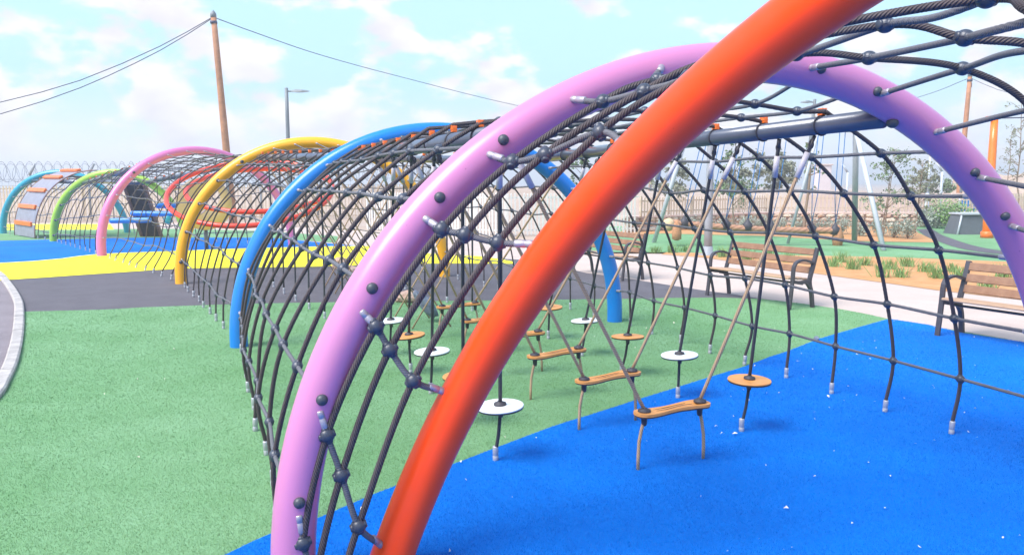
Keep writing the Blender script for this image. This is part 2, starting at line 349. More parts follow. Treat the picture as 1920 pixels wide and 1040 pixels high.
class Net:
    def __init__(s, label, A, B, rows, s_list, **k):
        """rows: list of (tA, tB, kind) kind in 'side','top'. A is the near arch"""
        s.A, s.B, s.k = A, B, k
        s.org = (hcen(A)+hcen(B))/2*[1, 1, 0]
        s.root = thing('climbing_net', label, 'climbing net', tuple(s.org), group='rope nets stretched between the arches')
        s.rows = rows; s.sl = s_list; s.build()
    def S(s, sv, ta, tb):
        p = (1-sv)*hp(s.A, ta)+sv*hp(s.B, tb); k0 = s.k
        w = s.k.get('waist', 0.0)*4*sv*(1-sv)
        if w:
            c = (1-sv)*hcen(s.A)+sv*hcen(s.B); c = c*1.0; c[2] = 0.75
            if p[2] > 0.1: p = p+(c-p)*w*[1, 1, 0.8]
        if 'flat' in k0 and k0['flat'][0] < ta < k0['flat'][1]:
            f0, f1 = k0['flat']; ql = (1-sv)*hp(s.A, f0)+sv*hp(s.B, f0); qr = (1-sv)*hp(s.A, f1)+sv*hp(s.B, f1); u = (ta-f0)/(f1-f0)
            zc_ = (1-u)*ql[2]+u*qr[2]+0.01+0.03*math.sin(PI*u); p[2] += (zc_-p[2])*min(1, math.sin(PI*sv)**.25)*0.93
        tt = min(max(ta, 0), PI); sag = s.k.get('sag', 0.03)*4*sv*(1-sv)*math.sin(tt)
        p[2] -= sag; return p
    def build(s):
        k = s.k; r = k.get('r', 0.0108); seg = k.get('seg', 8); step = k.get('step', 0.06); jit = k.get('jit', 0.008)
        lob = k.get('lobes', 0); off = np.asarray(s.org)
        nodes = {}
        for i, (ta, tb) in enumerate(s.rows):
            for j, sv in enumerate(s.sl):
                q = s.S(sv-k.get('skew', 0)*math.sin(min(max(ta, 0), PI)) if 'skew' in k else sv, ta, tb)
                nodes[i, j] = q+nr.normal(0, jit, 3)
        if 'nodes' in k: nodes = {a: np.array(b) for a, b in k['nodes'].items()}
        skip = k.get('noball', ())
        # long ropes, arch to arch
        balls = MB()
        for i, (ta, tb) in enumerate(s.rows):
            if i in skip: continue
            pa, da = perp_out(s.A, ta, nodes[i, 0] if not k.get('face') else (0.4, 0, hp(s.A, ta)[2])); pb, db = perp_out(s.B, tb, nodes[i, len(s.sl)-1])
            fa, fb = pa+da*RT[s.A]*0.9, pb+db*RT[s.B]*0.9
            P = [fa]+[nodes[i, j] for j in range(len(s.sl))]+[fb]
            b = MB(); c = crom(P, step)-off
            tube(b, c, r*k.get('rowr', 0.95), seg, lobes=lob, pitch=0.075, depth=0.2); b.obj('long_rope', R_GREY if k.get('greyrows', True) else R_BLACK, s.root)
            for f_, nx in ((fa, P[1]), (fb, P[-2])):
                d = nx-f_; o = put('ferrule', FER, s.root); o.matrix_basis = Matrix.Translation(f_-off) @ frame(d).to_4x4()
        # cross ropes
        for j in range(len(s.sl)):
            for a, b_ in k.get('spans', [(0, len(s.rows)-1)]):
                P = [nodes[i, j] for i in range(a, b_+1)]
                if a == 0 and k.get('gl', True):
                    g = s.S(s.sl[j], tbase(s.A, -1), tbase(s.B, -1))*[1, 1, 0]+[0, 0, 0.07]
                    P = [g+[nr.normal(0, .01), nr.normal(0, .01), 0]]+P; s.gfer(P[0], P[1], off)
                if b_ == len(s.rows)-1 and k.get('gr', True):
                    g = s.S(s.sl[j], tbase(s.A, 1), tbase(s.B, 1))*[1, 1, 0]+[0, 0, 0.07]
                    P = P+[g+[nr.normal(0, .01), nr.normal(0, .01), 0]]; s.gfer(P[-1], P[-2], off)
                bb = MB(); tube(bb, crom(P, step)-off, r*(1.12 if lob else 1), seg, lobes=lob); bb.obj('cross_rope', R_DARK, s.root)
        # ball connectors
        for (i, j), q in nodes.items():
            if i in skip: continue
            if i in k.get('beamrows', ()): continue
            X = (nodes[i, j+1] if (i, j+1) in nodes else q)-(nodes[i, j-1] if (i, j-1) in nodes else q)
            Y = (nodes[i+1, j] if (i+1, j) in nodes else q)-(nodes[i-1, j] if (i-1, j) in nodes else q)
            if np.linalg.norm(X) < 1e-6: X = np.array([0, 1., 0])
            X = Vector(X).normalized(); Y = Vector(Y); Y = (Y-X*Y.dot(X)).normalized(); Z = X.cross(Y)
            M = Matrix((X, Y, Z)).transposed().to_4x4(); M.translation = Vector(q-off); M = M @ Matrix.Scale(k.get('bs', 0.84), 4)
            if k.get('joinballs'): join_mesh_at(balls, FARBALL, M)
            else:
                o = put('ball_connector', BALL, s.root); o.matrix_basis = M
        if k.get('joinballs'):
            o = balls.obj('ball_connector', M_BALL, s.root); o['kind'] = 'stuff'
        s.nodes = nodes
    def gfer(s, g, nx, off):
        g0 = g*[1, 1, 0]; o = put('ground_ferrule', GFER, s.root); o.matrix_basis = Matrix.Translation(g0-off+[0, 0, 0.004]) @ frame((nx-g0)*[.5, .5, 1]).to_4x4()
def far_ball():
    b = MB(); lathe(b, [(0.006, -0.03), (0.027, -0.015), (0.031, 0), (0.027, 0.015), (0.006, 0.03)], 7); return b.mesh('far_ball', M_BALL)
FARBALL = far_ball()

# roof beams with rope clamps
def clamp_mesh():
    b = MB()
    for zz, w in ((0.0, 0.036), (0.024, 0.046)):
        pass
    lathe(b, [(0.012, -0.030), (0.024, -0.028), (0.027, -0.012), (0.027, 0.012), (0.024, 0.028), (0.012, 0.030)], 8, Matrix.Rotation(PI/2, 4, 'X'))
    box(b, (0, 0, 0.020), (0.046, 0.050, 0.016)); box(b, (0, 0, -0.018), (0.040, 0.060, 0.012))
    return b.mesh('clamp', M_CLAMP, False)
CLAMP = clamp_mesh()
def beam(label, P0, P1, ss, r=0.05, kind='clamp'):
    P0, P1 = np.array(P0), np.array(P1); d = P1-P0; L = np.linalg.norm(d); d = d/L
    root = thing('roof_beam', label, 'beam', tuple(P0), group='dark roof beams running between arches')
    b = MB(); tube(b, [(0, 0, 0), tuple(d*L)], r, 28); b.obj('tube', M_BEAM, root)
    R = frame(d)
    cl_ = []
    for sv in ss:
        c = d*L*sv; o = put('clamp', CLAMP, root)
        up_ = np.array([0, 0, 1.])-d*d[2]; up_ /= np.linalg.norm(up_)
        sd_ = np.cross(d, up_)
        M = Matrix((Vector(sd_), Vector(d), Vector(up_))).transposed().to_4x4(); M.translation = Vector(c+up_*(r+0.022)); o.matrix_basis = M @ Matrix.Scale(0.72, 4)
        st = MB(); ang = np.linspace(0, 2*PI, 25)[:-1]
        tube(st, [c+(up_*math.cos(a)+sd_*math.sin(a))*(r+0.003) for a in ang], 0.006, 6, closed=True)
        st.obj('strap', M_DARK, root)
        cl_.append(P0+c+up_*(r+0.030))
    return cl_

# ---- tunnel section between violet pink and blue arches
SJ = [0.135+0.1*j for j in range(9)]
def lerp(a, b, t): return (1-t)*np.asarray(a)+t*np.asarray(b)
def section(A, B, beamsA, beamsB, rowsL, rowsT, rowsR, SJ, label, **k):
    rows = [(t, t) if not isinstance(t, tuple) else t for t in rowsL]
    iL = len(rows); rows.append((beamsA[0], beamsB[0]))
    rows += [(t, t) for t in rowsT]; iR = len(rows); rows.append((beamsA[1], beamsB[1])); rows += [(t, t) for t in rowsR]
    n = Net(label, A, B, rows, SJ, flat=((beamsA[0]+beamsB[0])/2, (beamsA[1]+beamsB[1])/2), beamrows=(iL, iR), noball=(iL, iR), spans=[(0, iL), (iL, iR), (iR, len(rows)-1)], **k)
    return n
BA, BB = (1.09, 1.967), (1.12, 2.044)
ss_l = [s_-0.045 for s_ in SJ]
net1 = section('pink1', 'blue', BA, BB, [.135, .345, .575, .79, .97], [1.26, 1.42, 1.58, 1.74, 1.88], [2.19, 2.36, 2.57, 2.8, 3.0], SJ,
               'dark rope net between the violet pink and blue arches', skew=0.05, sag=0.0, lobes=6, seg=18, step=0.010, jit=0.012, waist=-0.015)
E1 = [(hp('pink1', BA[i]), hp('blue', BB[i])) for i in (0, 1)]
def inset(p, q, n, m_):   # butt a beam against the arches
    d = (q-p)/np.linalg.norm(q-p); return p+d*RT[n]*0.5, q-d*RT[m_]*0.5
for i, (a, b_) in enumerate(E1):
    a2, b2 = inset(a, b_, 'pink1', 'blue'); dz = np.array([0, 0, -0.085])
    L = np.linalg.norm(b2-a2)
    beam('dark round roof beam on the %s side between violet pink and blue arches' % ('left', 'right')[i], a2+dz*.8, b2+dz*.8, [s_-0.05 for s_ in SJ]+([0.93] if i == 0 else []))
BM1 = [(inset(*E, 'pink1', 'blue')[0]+[0, 0, -.07], inset(*E, 'pink1', 'blue')[1]+[0, 0, -.07]) for E in E1]

# ---- section between blue and yellow arches
BA2, BB2 = (1.12, 2.044), (1.16, 2.0)
net2 = section('blue', 'yellow', BA2, BB2, [.13, .345, .575, .80, .98], [1.28, 1.44, 1.6, 1.76, 1.9], [2.18, 2.36, 2.57, 2.8, 3.0], [0.09+0.1*j for j in range(9)],
               'dark rope net between the blue and yellow arches', skew=0.05, sag=0.0, seg=7, step=0.07, jit=0.015, r=0.0105)
BM2 = []
for i in (0, 1):
    a2, b2 = inset(hp('blue', BA2[i]), hp('yellow', BB2[i]), 'blue', 'yellow'); a2 = a2-[0, 0, .07]; b2 = b2-[0, 0, .07]; BM2.append((a2, b2))
    beam('dark round roof beam on the %s side between blue and yellow arches' % ('left', 'right')[i], a2, b2, [0.04+0.1*j for j in range(10)])

# ---- pinched net between yellow and far pink arches (no beams)
rw = [.12, .345, .575, .80, 1.03, 1.25, 1.45, 1.63, 1.81, 2.0, 2.2, 2.42, 2.66, 2.9]
global_r = 0.014
net3 = Net('loosely waisted rope net between the yellow and far pink arches', 'yellow', 'pink2', [(t, t) for t in rw], [0.1+0.095*j for j in range(9)],
           waist=0.13, sag=0.02, seg=6, step=0.12, jit=0.02, r=0.011, joinballs=True)
# ---- far pink to lime
rw5 = [.12, .35, .6, .85]
net4 = section('pink2', 'green', (1.09, 2.04), (1.09, 2.04), rw5, [1.33, 1.57, 1.8], [2.3, 2.55, 2.8, 3.02], [0.1+0.1*j for j in range(9)],
               'dark rope net between the far pink and lime arches', skew=0.03, sag=0.0, seg=6, step=0.12, jit=0.02, r=0.0125, joinballs=True)
for i in (0, 1):
    a2, b2 = inset(hp('pink2', (1.09, 2.04)[i]), hp('green', (1.09, 2.04)[i]), 'pink2', 'green')
    beam('dark round roof beam on the %s side between far pink and lime arches' % ('left', 'right')[i], a2-[0, 0, .07], b2-[0, 0, .07], [0.1*j+.08 for j in range(9)], r=0.06)
net5 = section('green', 'teal', (1.13, 2.04), (1.13, 2.04), [.13, .4, .68, .9], [1.45, 1.75], [2.3, 2.6, 2.9], [0.14, 0.27, 0.73, 0.86],
               'coarse rope net between the lime and teal arches', sag=0.0, seg=6, step=0.12, jit=0.03, r=0.014, joinballs=True)
for i in (0, 1):
    a2, b2 = inset(hp('green', (1.13, 2.04)[i]), hp('teal', (1.13, 2.04)[i]), 'green', 'teal')
    beam('dark round roof beam on the %s side between lime and teal arches' % ('left', 'right')[i], a2-[0, 0, .07], b2-[0, 0, .07], [0.15, 0.3, 0.7, 0.85], r=0.06)

# ---- front net between violet pink and orange arches
rows0 = [(.131, -.13), (.33, .10), (.53, .36), (.74, .62), (.915, .80), (1.12, 1.02), (1.33, 1.27), (1.52, 1.62), (1.70, 1.98), (1.90, 2.25), (2.09, 2.46), (2.27, 2.63), (2.44, 2.8), (2.66, 2.95), (2.88, 3.06)]
NET0 = {(0, 0): (-0.827, 2.908, 0.247), (0, 1): (-0.786, 2.923, 0.088), (0, 2): (-0.696, 2.955, 0.048), (1, 0): (-0.730, 2.954, 0.670), (1, 1): (-0.683, 2.975, 0.499), (1, 2): (-0.624, 2.992, 0.279), (2, 0): (-0.536, 3.009, 1.092), (2, 1): (-0.486, 3.024, 0.996), (2, 2): (-0.397, 3.036, 0.867), (3, 0): (-0.277, 3.064, 1.469), (3, 1): (-0.184, 3.045, 1.449), (3, 2): (-0.054, 3.023, 1.419), (4, 0): (0.002, 3.117, 1.734), (4, 1): (0.130, 3.056, 1.759), (4, 2): (0.337, 2.998, 1.840), (5, 0): (0.367, 3.178, 1.974), (5, 1): (0.508, 3.041, 1.998), (5, 2): (0.645, 2.898, 2.030), (6, 0): (0.591, 3.220, 2.063), (6, 1): (0.772, 2.984, 2.106), (6, 2): (0.915, 2.732, 2.141), (7, 0): (1.156, 3.227, 2.163), (7, 1): (1.327, 2.839, 2.201), (7, 2): (1.433, 2.421, 2.195), (8, 0): (1.446, 3.220, 2.146), (8, 1): (1.516, 2.670, 2.125), (8, 2): (1.409, 2.083, 2.076), (9, 0): (1.852, 3.263, 2.109), (9, 1): (1.741, 2.600, 2.077), (9, 2): (2.013, 1.884, 1.945), (10, 0): (2.180, 3.310, 1.949), (10, 1): (1.947, 2.565, 1.906), (10, 2): (2.229, 1.752, 1.679), (11, 0): (2.388, 3.339, 1.591), (11, 1): (2.388, 2.530, 1.496), (11, 2): (2.388, 1.670, 1.396), (12, 0): (2.583, 3.373, 1.321), (12, 1): (2.542, 2.515, 1.204), (12, 2): (2.497, 1.602, 1.080), (13, 0): (2.778, 3.416, 0.945), (13, 1): (2.689, 2.521, 0.830), (13, 2): (2.594, 1.569, 0.708), (14, 0): (2.903, 3.443, 0.545), (14, 1): (2.779, 2.527, 0.453), (14, 2): (2.647, 1.553, 0.355)}
net0 = Net('thick twisted rope net between the violet pink and orange arches', 'pink1', 'orange', rows0, [0.13, 0.29, 0.46],
           sag=0.02, lobes=6, seg=24, step=0.006, jit=0.006, r=0.0125, rowr=1.0, bs=0.92, nodes=NET0, face=True)
# visible bolt caps
for t in (.155, .351, .576, .788, .955, 1.725, 1.888, 2.25, 2.406, 2.6, 2.82):
    put_cap('pink1', t, CAMP*[1, 1, 0]+[0.3, 0, hp('pink1', t)[2]+0.25])
put_cap('pink1', 1.985, hp('pink1', 1.985)-[0, 0.5, 2.0], sc=1.25)
for t in (.109, .343, .578, .80, 1.027):
    put_cap('yellow', t, CAMP, sc=1.3)
for t in (.12, .35, .6): put_cap('green', t, CAMP, sc=1.4)
put_cap('pink2', 0.86, CAMP, sc=1.4)

# ------------------------------------------------------------------ things hanging inside the first section
def rope_obj(name, P, m, parent, r=0.009, seg=8, step=0.08, lobes=0):
    b = MB(); tube(b, crom(P, step), r, seg, lobes=lobes); return b.obj(name, m, parent)
DISCM = {}
def disc_mesh(m):
    b = MB(); lathe(b, [(0.13, 0.0), (0.138, 0.003), (0.14, 0.008), (0.138, 0.012), (0.13, 0.014)], 40); return b.mesh('disc', m, False)
DISC = {'white': disc_mesh(M_WHITE), 'orange': disc_mesh(M_BOARD)}
b = MB(); lathe(b, [(0.12, -0.008), (0.137, -0.006), (0.139, -0.0005)], 40); DUNDER = b.mesh('underlay', M_DARK, False)
b = MB(); lathe(b, [(0.036, 0), (0.038, 0.004), (0.036, 0.014), (0.018, 0.02), (0.014, 0.026)], 18); HUB = b.mesh('hub', M_DARK)
b = MB(); lathe(b, [(0.012, -0.06), (0.016, -0.05), (0.018, -0.012), (0.032, -0.008)], 14); UHUB = b.mesh('lower_hub', M_DARK)
def step_disc(c, top, colour, label, tilt=(0, 0)):
    c = Vector(c); r = thing('hanging_step', label, 'step disc', (c.x, c.y, 0), group='round step discs hung on black ropes')
    z = c.z; R = (Matrix.Rotation(tilt[0], 4, 'X') @ Matrix.Rotation(tilt[1], 4, 'Y'))
    Mz = Matrix.Translation((0, 0, z)) @ R
    put('disc', DISC[colour], r, Mz); put('underlay', DUNDER, r, Mz); put('hub', HUB, r, Mz @ Matrix.Translation((0, 0, 0.014))); put('lower_hub', UHUB, r, Mz)
    t = Vector(top)-Vector((c.x, c.y, 0)); n = (Vector((0, 0, z))-t).normalized()
    rope_obj('rope', [t, (0, 0, z+0.02)], R_BLACK, r, 0.0115)
    g = (nr.normal(0, .02), nr.normal(0, .02), 0.06); rope_obj('lower_rope', [(0, 0, z-0.03), (g[0]*.4, g[1]*.4, z*.5), g], R_BLACK, r, 0.0105)
    o = put('ground_ferrule', GFER, r, Matrix.Translation((g[0], g[1], 0.004)))
    sl_ = MB(); tube(sl_, [t+n*0.10, t+n*0.23], 0.017, 12); sl_.obj('sleeve', M_SLEEVE, r)
    sh_ = MB(); tube(sh_, [t, t+n*0.05], 0.013, 10); tube(sh_, [t+n*0.05+Vector((.012*math.cos(a), 0, .02*math.sin(a))) for a in np.linspace(0, 2*PI, 13)[:-1]], 0.005, 6, closed=True); sh_.obj('shackle', M_IRON, r)
def bm(i, s): return lerp(BM1[i][0], BM1[i][1], s)-[0, 0, 0.05]
dR = [((1.562, 4.995, 0.350), .155, 'orange', 'nearest round orange step disc hanging over blue turf'),
      ((1.273, 5.791, 0.340), .285, 'white', 'nearest white step disc on the right over green turf'),
      ((0.987, 6.517, 0.340), .42, 'orange', 'middle orange step disc on the right row, third from the front'),
      ((0.701, 7.297, 0.340), .555, 'white', 'fourth step disc of the right row, white, left of the blue arch leg'),
      ((0.393, 8.101, 0.340), .69, 'orange', 'farthest orange step disc of the right row')]
dL = [((-0.072, 4.447, 0.340), .125, 'white', 'large white step disc on the left row close to the orange arch'),
      ((-0.337, 5.175, 0.340), .25, 'orange', 'orange step disc of the left row hidden behind the orange arch'),
      ((-0.628, 5.954, 0.340), .375, 'white', 'white step disc of the left row seen between thick ropes'),
      ((-0.892, 6.598, 0.340), .5, 'orange', 'tilted orange step disc in the left row'),
      ((-1.162, 7.334, 0.340), .62, 'white', 'farthest white step disc on the left row')]
for (c, s_, col, lab) in dR: step_disc(c, bm(1, s_), col, lab, (nr.normal(0, .03), nr.normal(0, .04)))
for i, (c, s_, col, lab) in enumerate(dL): step_disc(c, bm(0, s_), col, lab, (0.02, -0.09 if i == 3 else -0.05))

def board_mesh(L, th, grow=0.0):
    v = []; n = 18
    out = []
    for a in np.linspace(-PI/2, PI/2, 12): out.append((L/2+math.cos(a)*(0.062+grow), math.sin(a)*(0.062+grow)))
    for x in np.linspace(L/2, -L/2, 16)[1:-1]: out.append((x, 0.062+grow-0.018*math.cos(x/L*PI)**2))
    for a in np.linspace(PI/2, 3*PI/2, 12): out.append((-L/2+math.cos(a)*(0.062+grow), math.sin(a)*(0.062+grow)))
    for x in np.linspace(-L/2, L/2, 16)[1:-1]: out.append((x, -(0.062+grow-0.018*math.cos(x/L*PI)**2)))
    k = len(out)
    bow = lambda x: 0.012*math.sin(x/L*PI*1.1)
    v = [(x, y, bow(x)) for x, y in out]+[(x, y, bow(x)+th) for x, y in out]
    f = [(i, (i+1) % k, k+(i+1) % k, k+i) for i in range(k)]+[tuple(range(k))[::-1], tuple(range(k, 2*k))]
    return v, f
def board(h1, h2, s_, label):
    h1, h2 = Vector(h1), Vector(h2); c = (h1+h2)/2; d = h2-h1; L = Vector((d.x, d.y, 0)).length; rz = math.atan2(d.y, d.x)
    r = thing('balance_board', label, 'balance board', (c.x, c.y, 0), rz, group='orange balance boards hung on tan ropes')
    R = Matrix.Rotation(-rz, 3, 'Z'); z = c.z
    v, f = board_mesh(L, 0.016); m_ = MB(); m_.add([(x, y, q+z) for x, y, q in v], f); m_.obj('plank', M_BOARD, r, False)
    v, f = board_mesh(L, 0.008, -0.004); m_ = MB(); m_.add([(x, y, q+z-0.009) for x, y, q in v], f); m_.obj('underlay', M_DARK, r, False)
    gm = MB(); tube(gm, [(x, -0.012+0.004*math.sin(x*30), z+0.0165+0.012*math.sin(x/L*PI*1.1)) for x in np.linspace(-L*.3, L*.33, 14)], 0.0016, 4)
    tube(gm, [(x, 0.014, z+0.0165+0.012*math.sin(x/L*PI*1.1)) for x in np.linspace(-L*.33, L*.25, 14)], 0.0016, 4); gm.obj('groove', M_DARK, r)
    for q, e in ((-1, 0), (1, 1)):
        hx = q*L/2; zz = z+0.012*math.sin(q*PI*.55)
        put('hub', HUB, r, Matrix.Translation((hx, 0, zz+0.016))); put('lower_hub', UHUB, r, Matrix.Translation((hx, 0, zz-0.005)))
        t = R @ (Vector(bm(e, s_))-Vector((c.x, c.y, 0))); a = Vector((hx, 0, zz+0.03)); n = (a-t).normalized()
        rope_obj('rope', [t+n*0.2, a], R_TAN, r, 0.0105, 10)
        sl_ = MB(); tube(sl_, [t+n*0.10, t+n*0.25], 0.0165, 12); sl_.obj('sleeve', M_SLEEVE, r)
        sh_ = MB(); tube(sh_, [t, t+n*0.11], 0.010, 8); tube(sh_, [t+n*.05+Vector((.014*math.cos(b_), 0, .024*math.sin(b_))) for b_ in np.linspace(0, 2*PI, 13)[:-1]], 0.005, 6, closed=True); sh_.obj('shackle', M_IRON, r)
        g = (hx+q*0.045, 0.02*q, 0.0); rope_obj('lower_rope', [(hx, 0, zz-0.03), (hx+q*.03, 0, z*.5), g], R_TAN, r, 0.010, 10)
bl = [(1208,773,1312,762),]
boards = [((0.757, 4.330, 0.340), (1.103, 4.444, 0.340), 'nearest orange balance board hanging over blue turf'),
          ((0.479, 5.062, 0.340), (0.821, 5.203, 0.340), 'second orange balance board, across the edge of the blue turf'),
          ((0.173, 5.809, 0.340), (0.519, 5.954, 0.340), 'third orange balance board over green turf'),
          ((-0.129, 6.514, 0.340), (0.226, 6.649, 0.340), 'fourth orange balance board, half behind the orange arch'),
          ((-0.432, 7.349, 0.340), (-0.080, 7.490, 0.340), 'fifth orange balance board, its left end showing beside the orange arch'),
          ((-0.748, 8.198, 0.340), (-0.399, 8.299, 0.340), 'farthest orange balance board behind thick twisted ropes')]
for i, (a, b_, lab) in enumerate(boards): board(a, b_, 0.095+0.135*i, lab)

# ---- blue to yellow section: crossing tan ropes and black drop ropes
def bm2(i, s): return lerp(BM2[i][0], BM2[i][1], s)-[0, 0, 0.05]
web = thing('rope_web', 'tan ropes crossing inside the blue and yellow section', 'rope web', tuple(bm2(0, .5)*[1, 1, 0]))
o_ = np.array(web.location)
for i in range(8):
    s_ = 0.06+0.12*i
    L0, R0 = bm2(0, s_), bm2(1, s_)
    gl, gr = L0*[1, 1, 0], R0*[1, 1, 0]
    for a, b_ in ((L0, lerp(gl, gr, .62)), (R0, lerp(gl, gr, .38))):
        rope_obj('tan_rope', [a-o_, b_-o_+[0, 0, .01]], R_TAN, web, 0.010, 6, 0.5)
for i in range(6):
    s_ = 0.1+0.15*i
    for e in (0, 1):
        P0 = bm2(e, s_); g = P0*[1, 1, 0]
        d = thing('drop_rope', 'black climbing rope hanging from the %s beam, number %s from the blue arch' % (('left', 'right')[e], ('first', 'second', 'third', 'fourth', 'fifth', 'sixth')[i]), 'rope', tuple(g), group='black drop ropes past the blue arch')
        rope_obj('rope', [(0, 0, P0[2]), (0.01, 0, 1.0), (0, 0, 0.08)], R_BLACK, d, 0.012, 6, 0.2); put('ground_ferrule', GFER, d)
def boulder(loc, s, m, label, name='boulder', cat='boulder', seed=0, rot=(0, 0, 0), group=None):
    bm_ = bmesh.new(); bmesh.ops.create_icosphere(bm_, subdivisions=4, radius=1)
    for v in bm_.verts:
        n_ = noise.fractal(v.co*1.3+Vector((seed*7.1, 3, 1)), 1, 2, 5); c_ = noise.cell(v.co*2.1+Vector((seed, 0, 0)))
        v.co = v.co*(1+0.22*n_+0.05*c_); v.co = Vector((v.co.x*s[0], v.co.y*s[1], v.co.z*s[2]))
    me = bpy.data.meshes.new(name); bm_.to_mesh(me); bm_.free(); me.materials.append(m); me.polygons.foreach_set('use_smooth', [True]*len(me.polygons))
    o = put(name, me); o.location = loc; o.rotation_euler = rot; tag(o, label, cat, group); return o
boulder((-1.454, 10.732, 0.080), (0.17, 0.13, 0.085), M_GRANITE, 'pinkish climbing boulder at the edge of the green turf', seed=1)
boulder((-1.572, 10.767, 0.030), (0.08, 0.09, 0.07), M_GRANITE, 'small tan stone beside the pinkish boulder on the turf edge', seed=2)
boulder((-3.367, 15.093, 0.100), (0.14, 0.13, 0.13), M_GRANITE, 'rounded pinkish boulder at the edge of the yellow ground', seed=3)
boulder((-2.925, 13.958, 0.080), (0.15, 0.12, 0.10), M_GRANITE, 'low pinkish boulder on grey ground next to the yellow band', seed=4)
boulder((-2.599, 12.989, 0.080), (0.13, 0.11, 0.08), M_STONE, 'tan boulder on grey ground just left of the violet pink arch', seed=5)
pod = boulder((-1.026, 9.154, 0.220), (0.075, 0.10, 0.20), M_SLATE, 'mottled grey swinging pod hanging on a thin black rope', 'swing_pod', 'swing pod', seed=6, rot=(0, math.radians(-38), 0))
pr_ = MB(); tube(pr_, [(0, 0, .18), (-0.25, 0.1, 1.3)], 0.006, 6); po = pr_.obj('rope', R_BLACK, pod)

# ------------------------------------------------------------------ red double ring, sand disc, rollers, ramps
rr_ = thing('ring_swing', 'pair of red orange steel rings hung tilted behind the yellow arch', 'play rings', (-5.327, 16.000, 1.507))
for k_, (R_, dy, dz, tl) in enumerate(((1.62, 0, 0, 23), (1.45, 0.22, 0.05, 17))):
    b = MB(); T_ = math.radians(tl); rot = Matrix.Rotation(T_, 3, 'X') @ Matrix.Rotation(math.radians(3), 3, 'Y')
    tube(b, [rot @ Vector((R_*math.cos(a)+k_*.12, R_*math.sin(a), 0))+Vector((0, dy, dz)) for a in np.linspace(0, 2*PI, 97)[:-1]], 0.05, 14, closed=True); b.obj('ring', M_RED, rr_)
for a in (PI*.98, PI*1.35, PI*1.7, 0.1, .6):
    b = MB(); r1 = Matrix.Rotation(math.radians(23), 3, 'X') @ Vector((1.62*math.cos(a), 1.62*math.sin(a), 0)); r2 = Matrix.Rotation(math.radians(17), 3, 'X') @ Vector((1.45*math.cos(a)+.12, 1.45*math.sin(a), 0))+Vector((0, .22, .05))
    tube(b, [r1, r2], 0.016, 8); b.obj('spacer', M_SLEEVE, rr_)
for a in (0.3, PI*.75, PI*1.25, PI*1.8):
    b = MB(); r1 = Matrix.Rotation(math.radians(23), 3, 'X') @ Vector((1.62*math.cos(a), 1.62*math.sin(a), 0)); tube(b, [r1, r1*0.9+Vector((0, 0, 0.55-0.3*math.sin(a)))], 0.010, 6); b.obj('hanger', R_BLACK, rr_)
sd_ = thing('bubble_panel', 'round sand coloured plastic panel with a hole behind the red rings', 'play panel', (-7.734, 19.600, 1.159), 0.35)
b = MB(); n = 48
v = []; f = []
for (ro, y) in ((0.66, -.04), (0.62, -.09), (0.30, -.09), (0.26, -.04), (0.26, .04), (0.66, .04)):
    for j in range(n):
        a = 2*PI*j/n; e = 0.12 if ro < .4 else 0; v.append((ro*math.cos(a)+e, y, ro*math.sin(a)+e*1.4))
for i in range(6):
    for j in range(n): f.append((i*n+j, ((i+1) % 6)*n+j, ((i+1) % 6)*n+(j+1) % n, i*n+(j+1) % n))
b.add(v, f); b.obj('panel', M_BEIGEP, sd_)
b = MB(); tube(b, [(0, .1, -.6), (0, .1, -1.2)], 0.05, 12); b.obj('post', M_BEAM, sd_)
b = MB(); lathe(b, [(0.02, -.05), (0.10, -.045), (0.11, 0), (0.10, .045), (0.02, .05)], 16, Matrix.Translation(Vector((-8.629, 20.200, 0.746))-Vector((-7.734, 19.600, 1.159))) @ Matrix.Rotation(PI/2, 4, 'X')); b.obj('knob', M_TEAL, sd_)

def roller(a, c, label):
    a, c = Vector(a), Vector(c); m0 = (a+c)/2; r = thing('rolling_step', label, 'roller', tuple(m0), group='blue foam rollers hung in the far net')
    b = MB(); L_ = (c-a).length; d = (c-a).normalized()
    lathe(b, [(0.01, -L_/2), (0.055, -L_/2+.02), (0.068, -L_/2+.06)]+[(0.068, x) for x in np.linspace(-L_/2+.1, L_/2-.1, 5)]+[(0.068, L_/2-.06), (0.055, L_/2-.02), (0.01, L_/2)], 20, frame(d).to_4x4())
    b.obj('roll', M_BLUE, r)
    for q in (-1, 1):
        p = d*(q*L_*.38); rope_obj('rope', [p, p+Vector((0, 0, 2.0-m0.z))], R_BLACK, r, 0.011, 6, .5)
roller((-9.383, 20.500, 1.086), (-8.879, 20.800, 1.089), 'short highest blue roller at the right of the three')
roller((-9.894, 20.200, 0.903), (-8.618, 20.000, 0.893), 'long middle blue roller of the three')
roller((-10.150, 19.600, 0.739), (-9.086, 19.600, 0.762), 'lowest blue roller beside the far pink arch')
# dark leaning climbing wall
cw = thing('climbing_wall', 'dark leaning rubber climbing wall with brown edges inside the far net', 'climbing wall', (-11.503, 24.784, 0.000))
def slab(pts, th, m, name, parent, o0):
    P = np.array(pts)-np.array(o0); n_ = np.cross(P[1]-P[0], P[3]-P[0]); n_ /= np.linalg.norm(n_)
    b = MB(); b.add(list(P)+list(P+n_*th), [(0,1,2,3)[::-1], (4,5,6,7), (0,1,5,4), (1,2,6,5), (2,3,7,6), (3,0,4,7)]); return b.obj(name, m, parent, False)
c0 = np.array((-11.503, 24.784, 0.000)); w1 = np.array((-11.584, 23.600, 1.661)); 
slab([c0+[-.25, 0, 0], c0+[.32, 0, 0], w1+[.42, .2, 0], w1+[-.18, .2, 0]], 0.07, mat('worn_black_panel', (0.05, 0.042, 0.042), rough=0.95, spec=0.1, var=0.3, vscale=6), 'panel', cw, c0)
M_BROWN = mat('brown_edge', (0.24, 0.10, 0.07), rough=0.8, var=0.3, vscale=12)
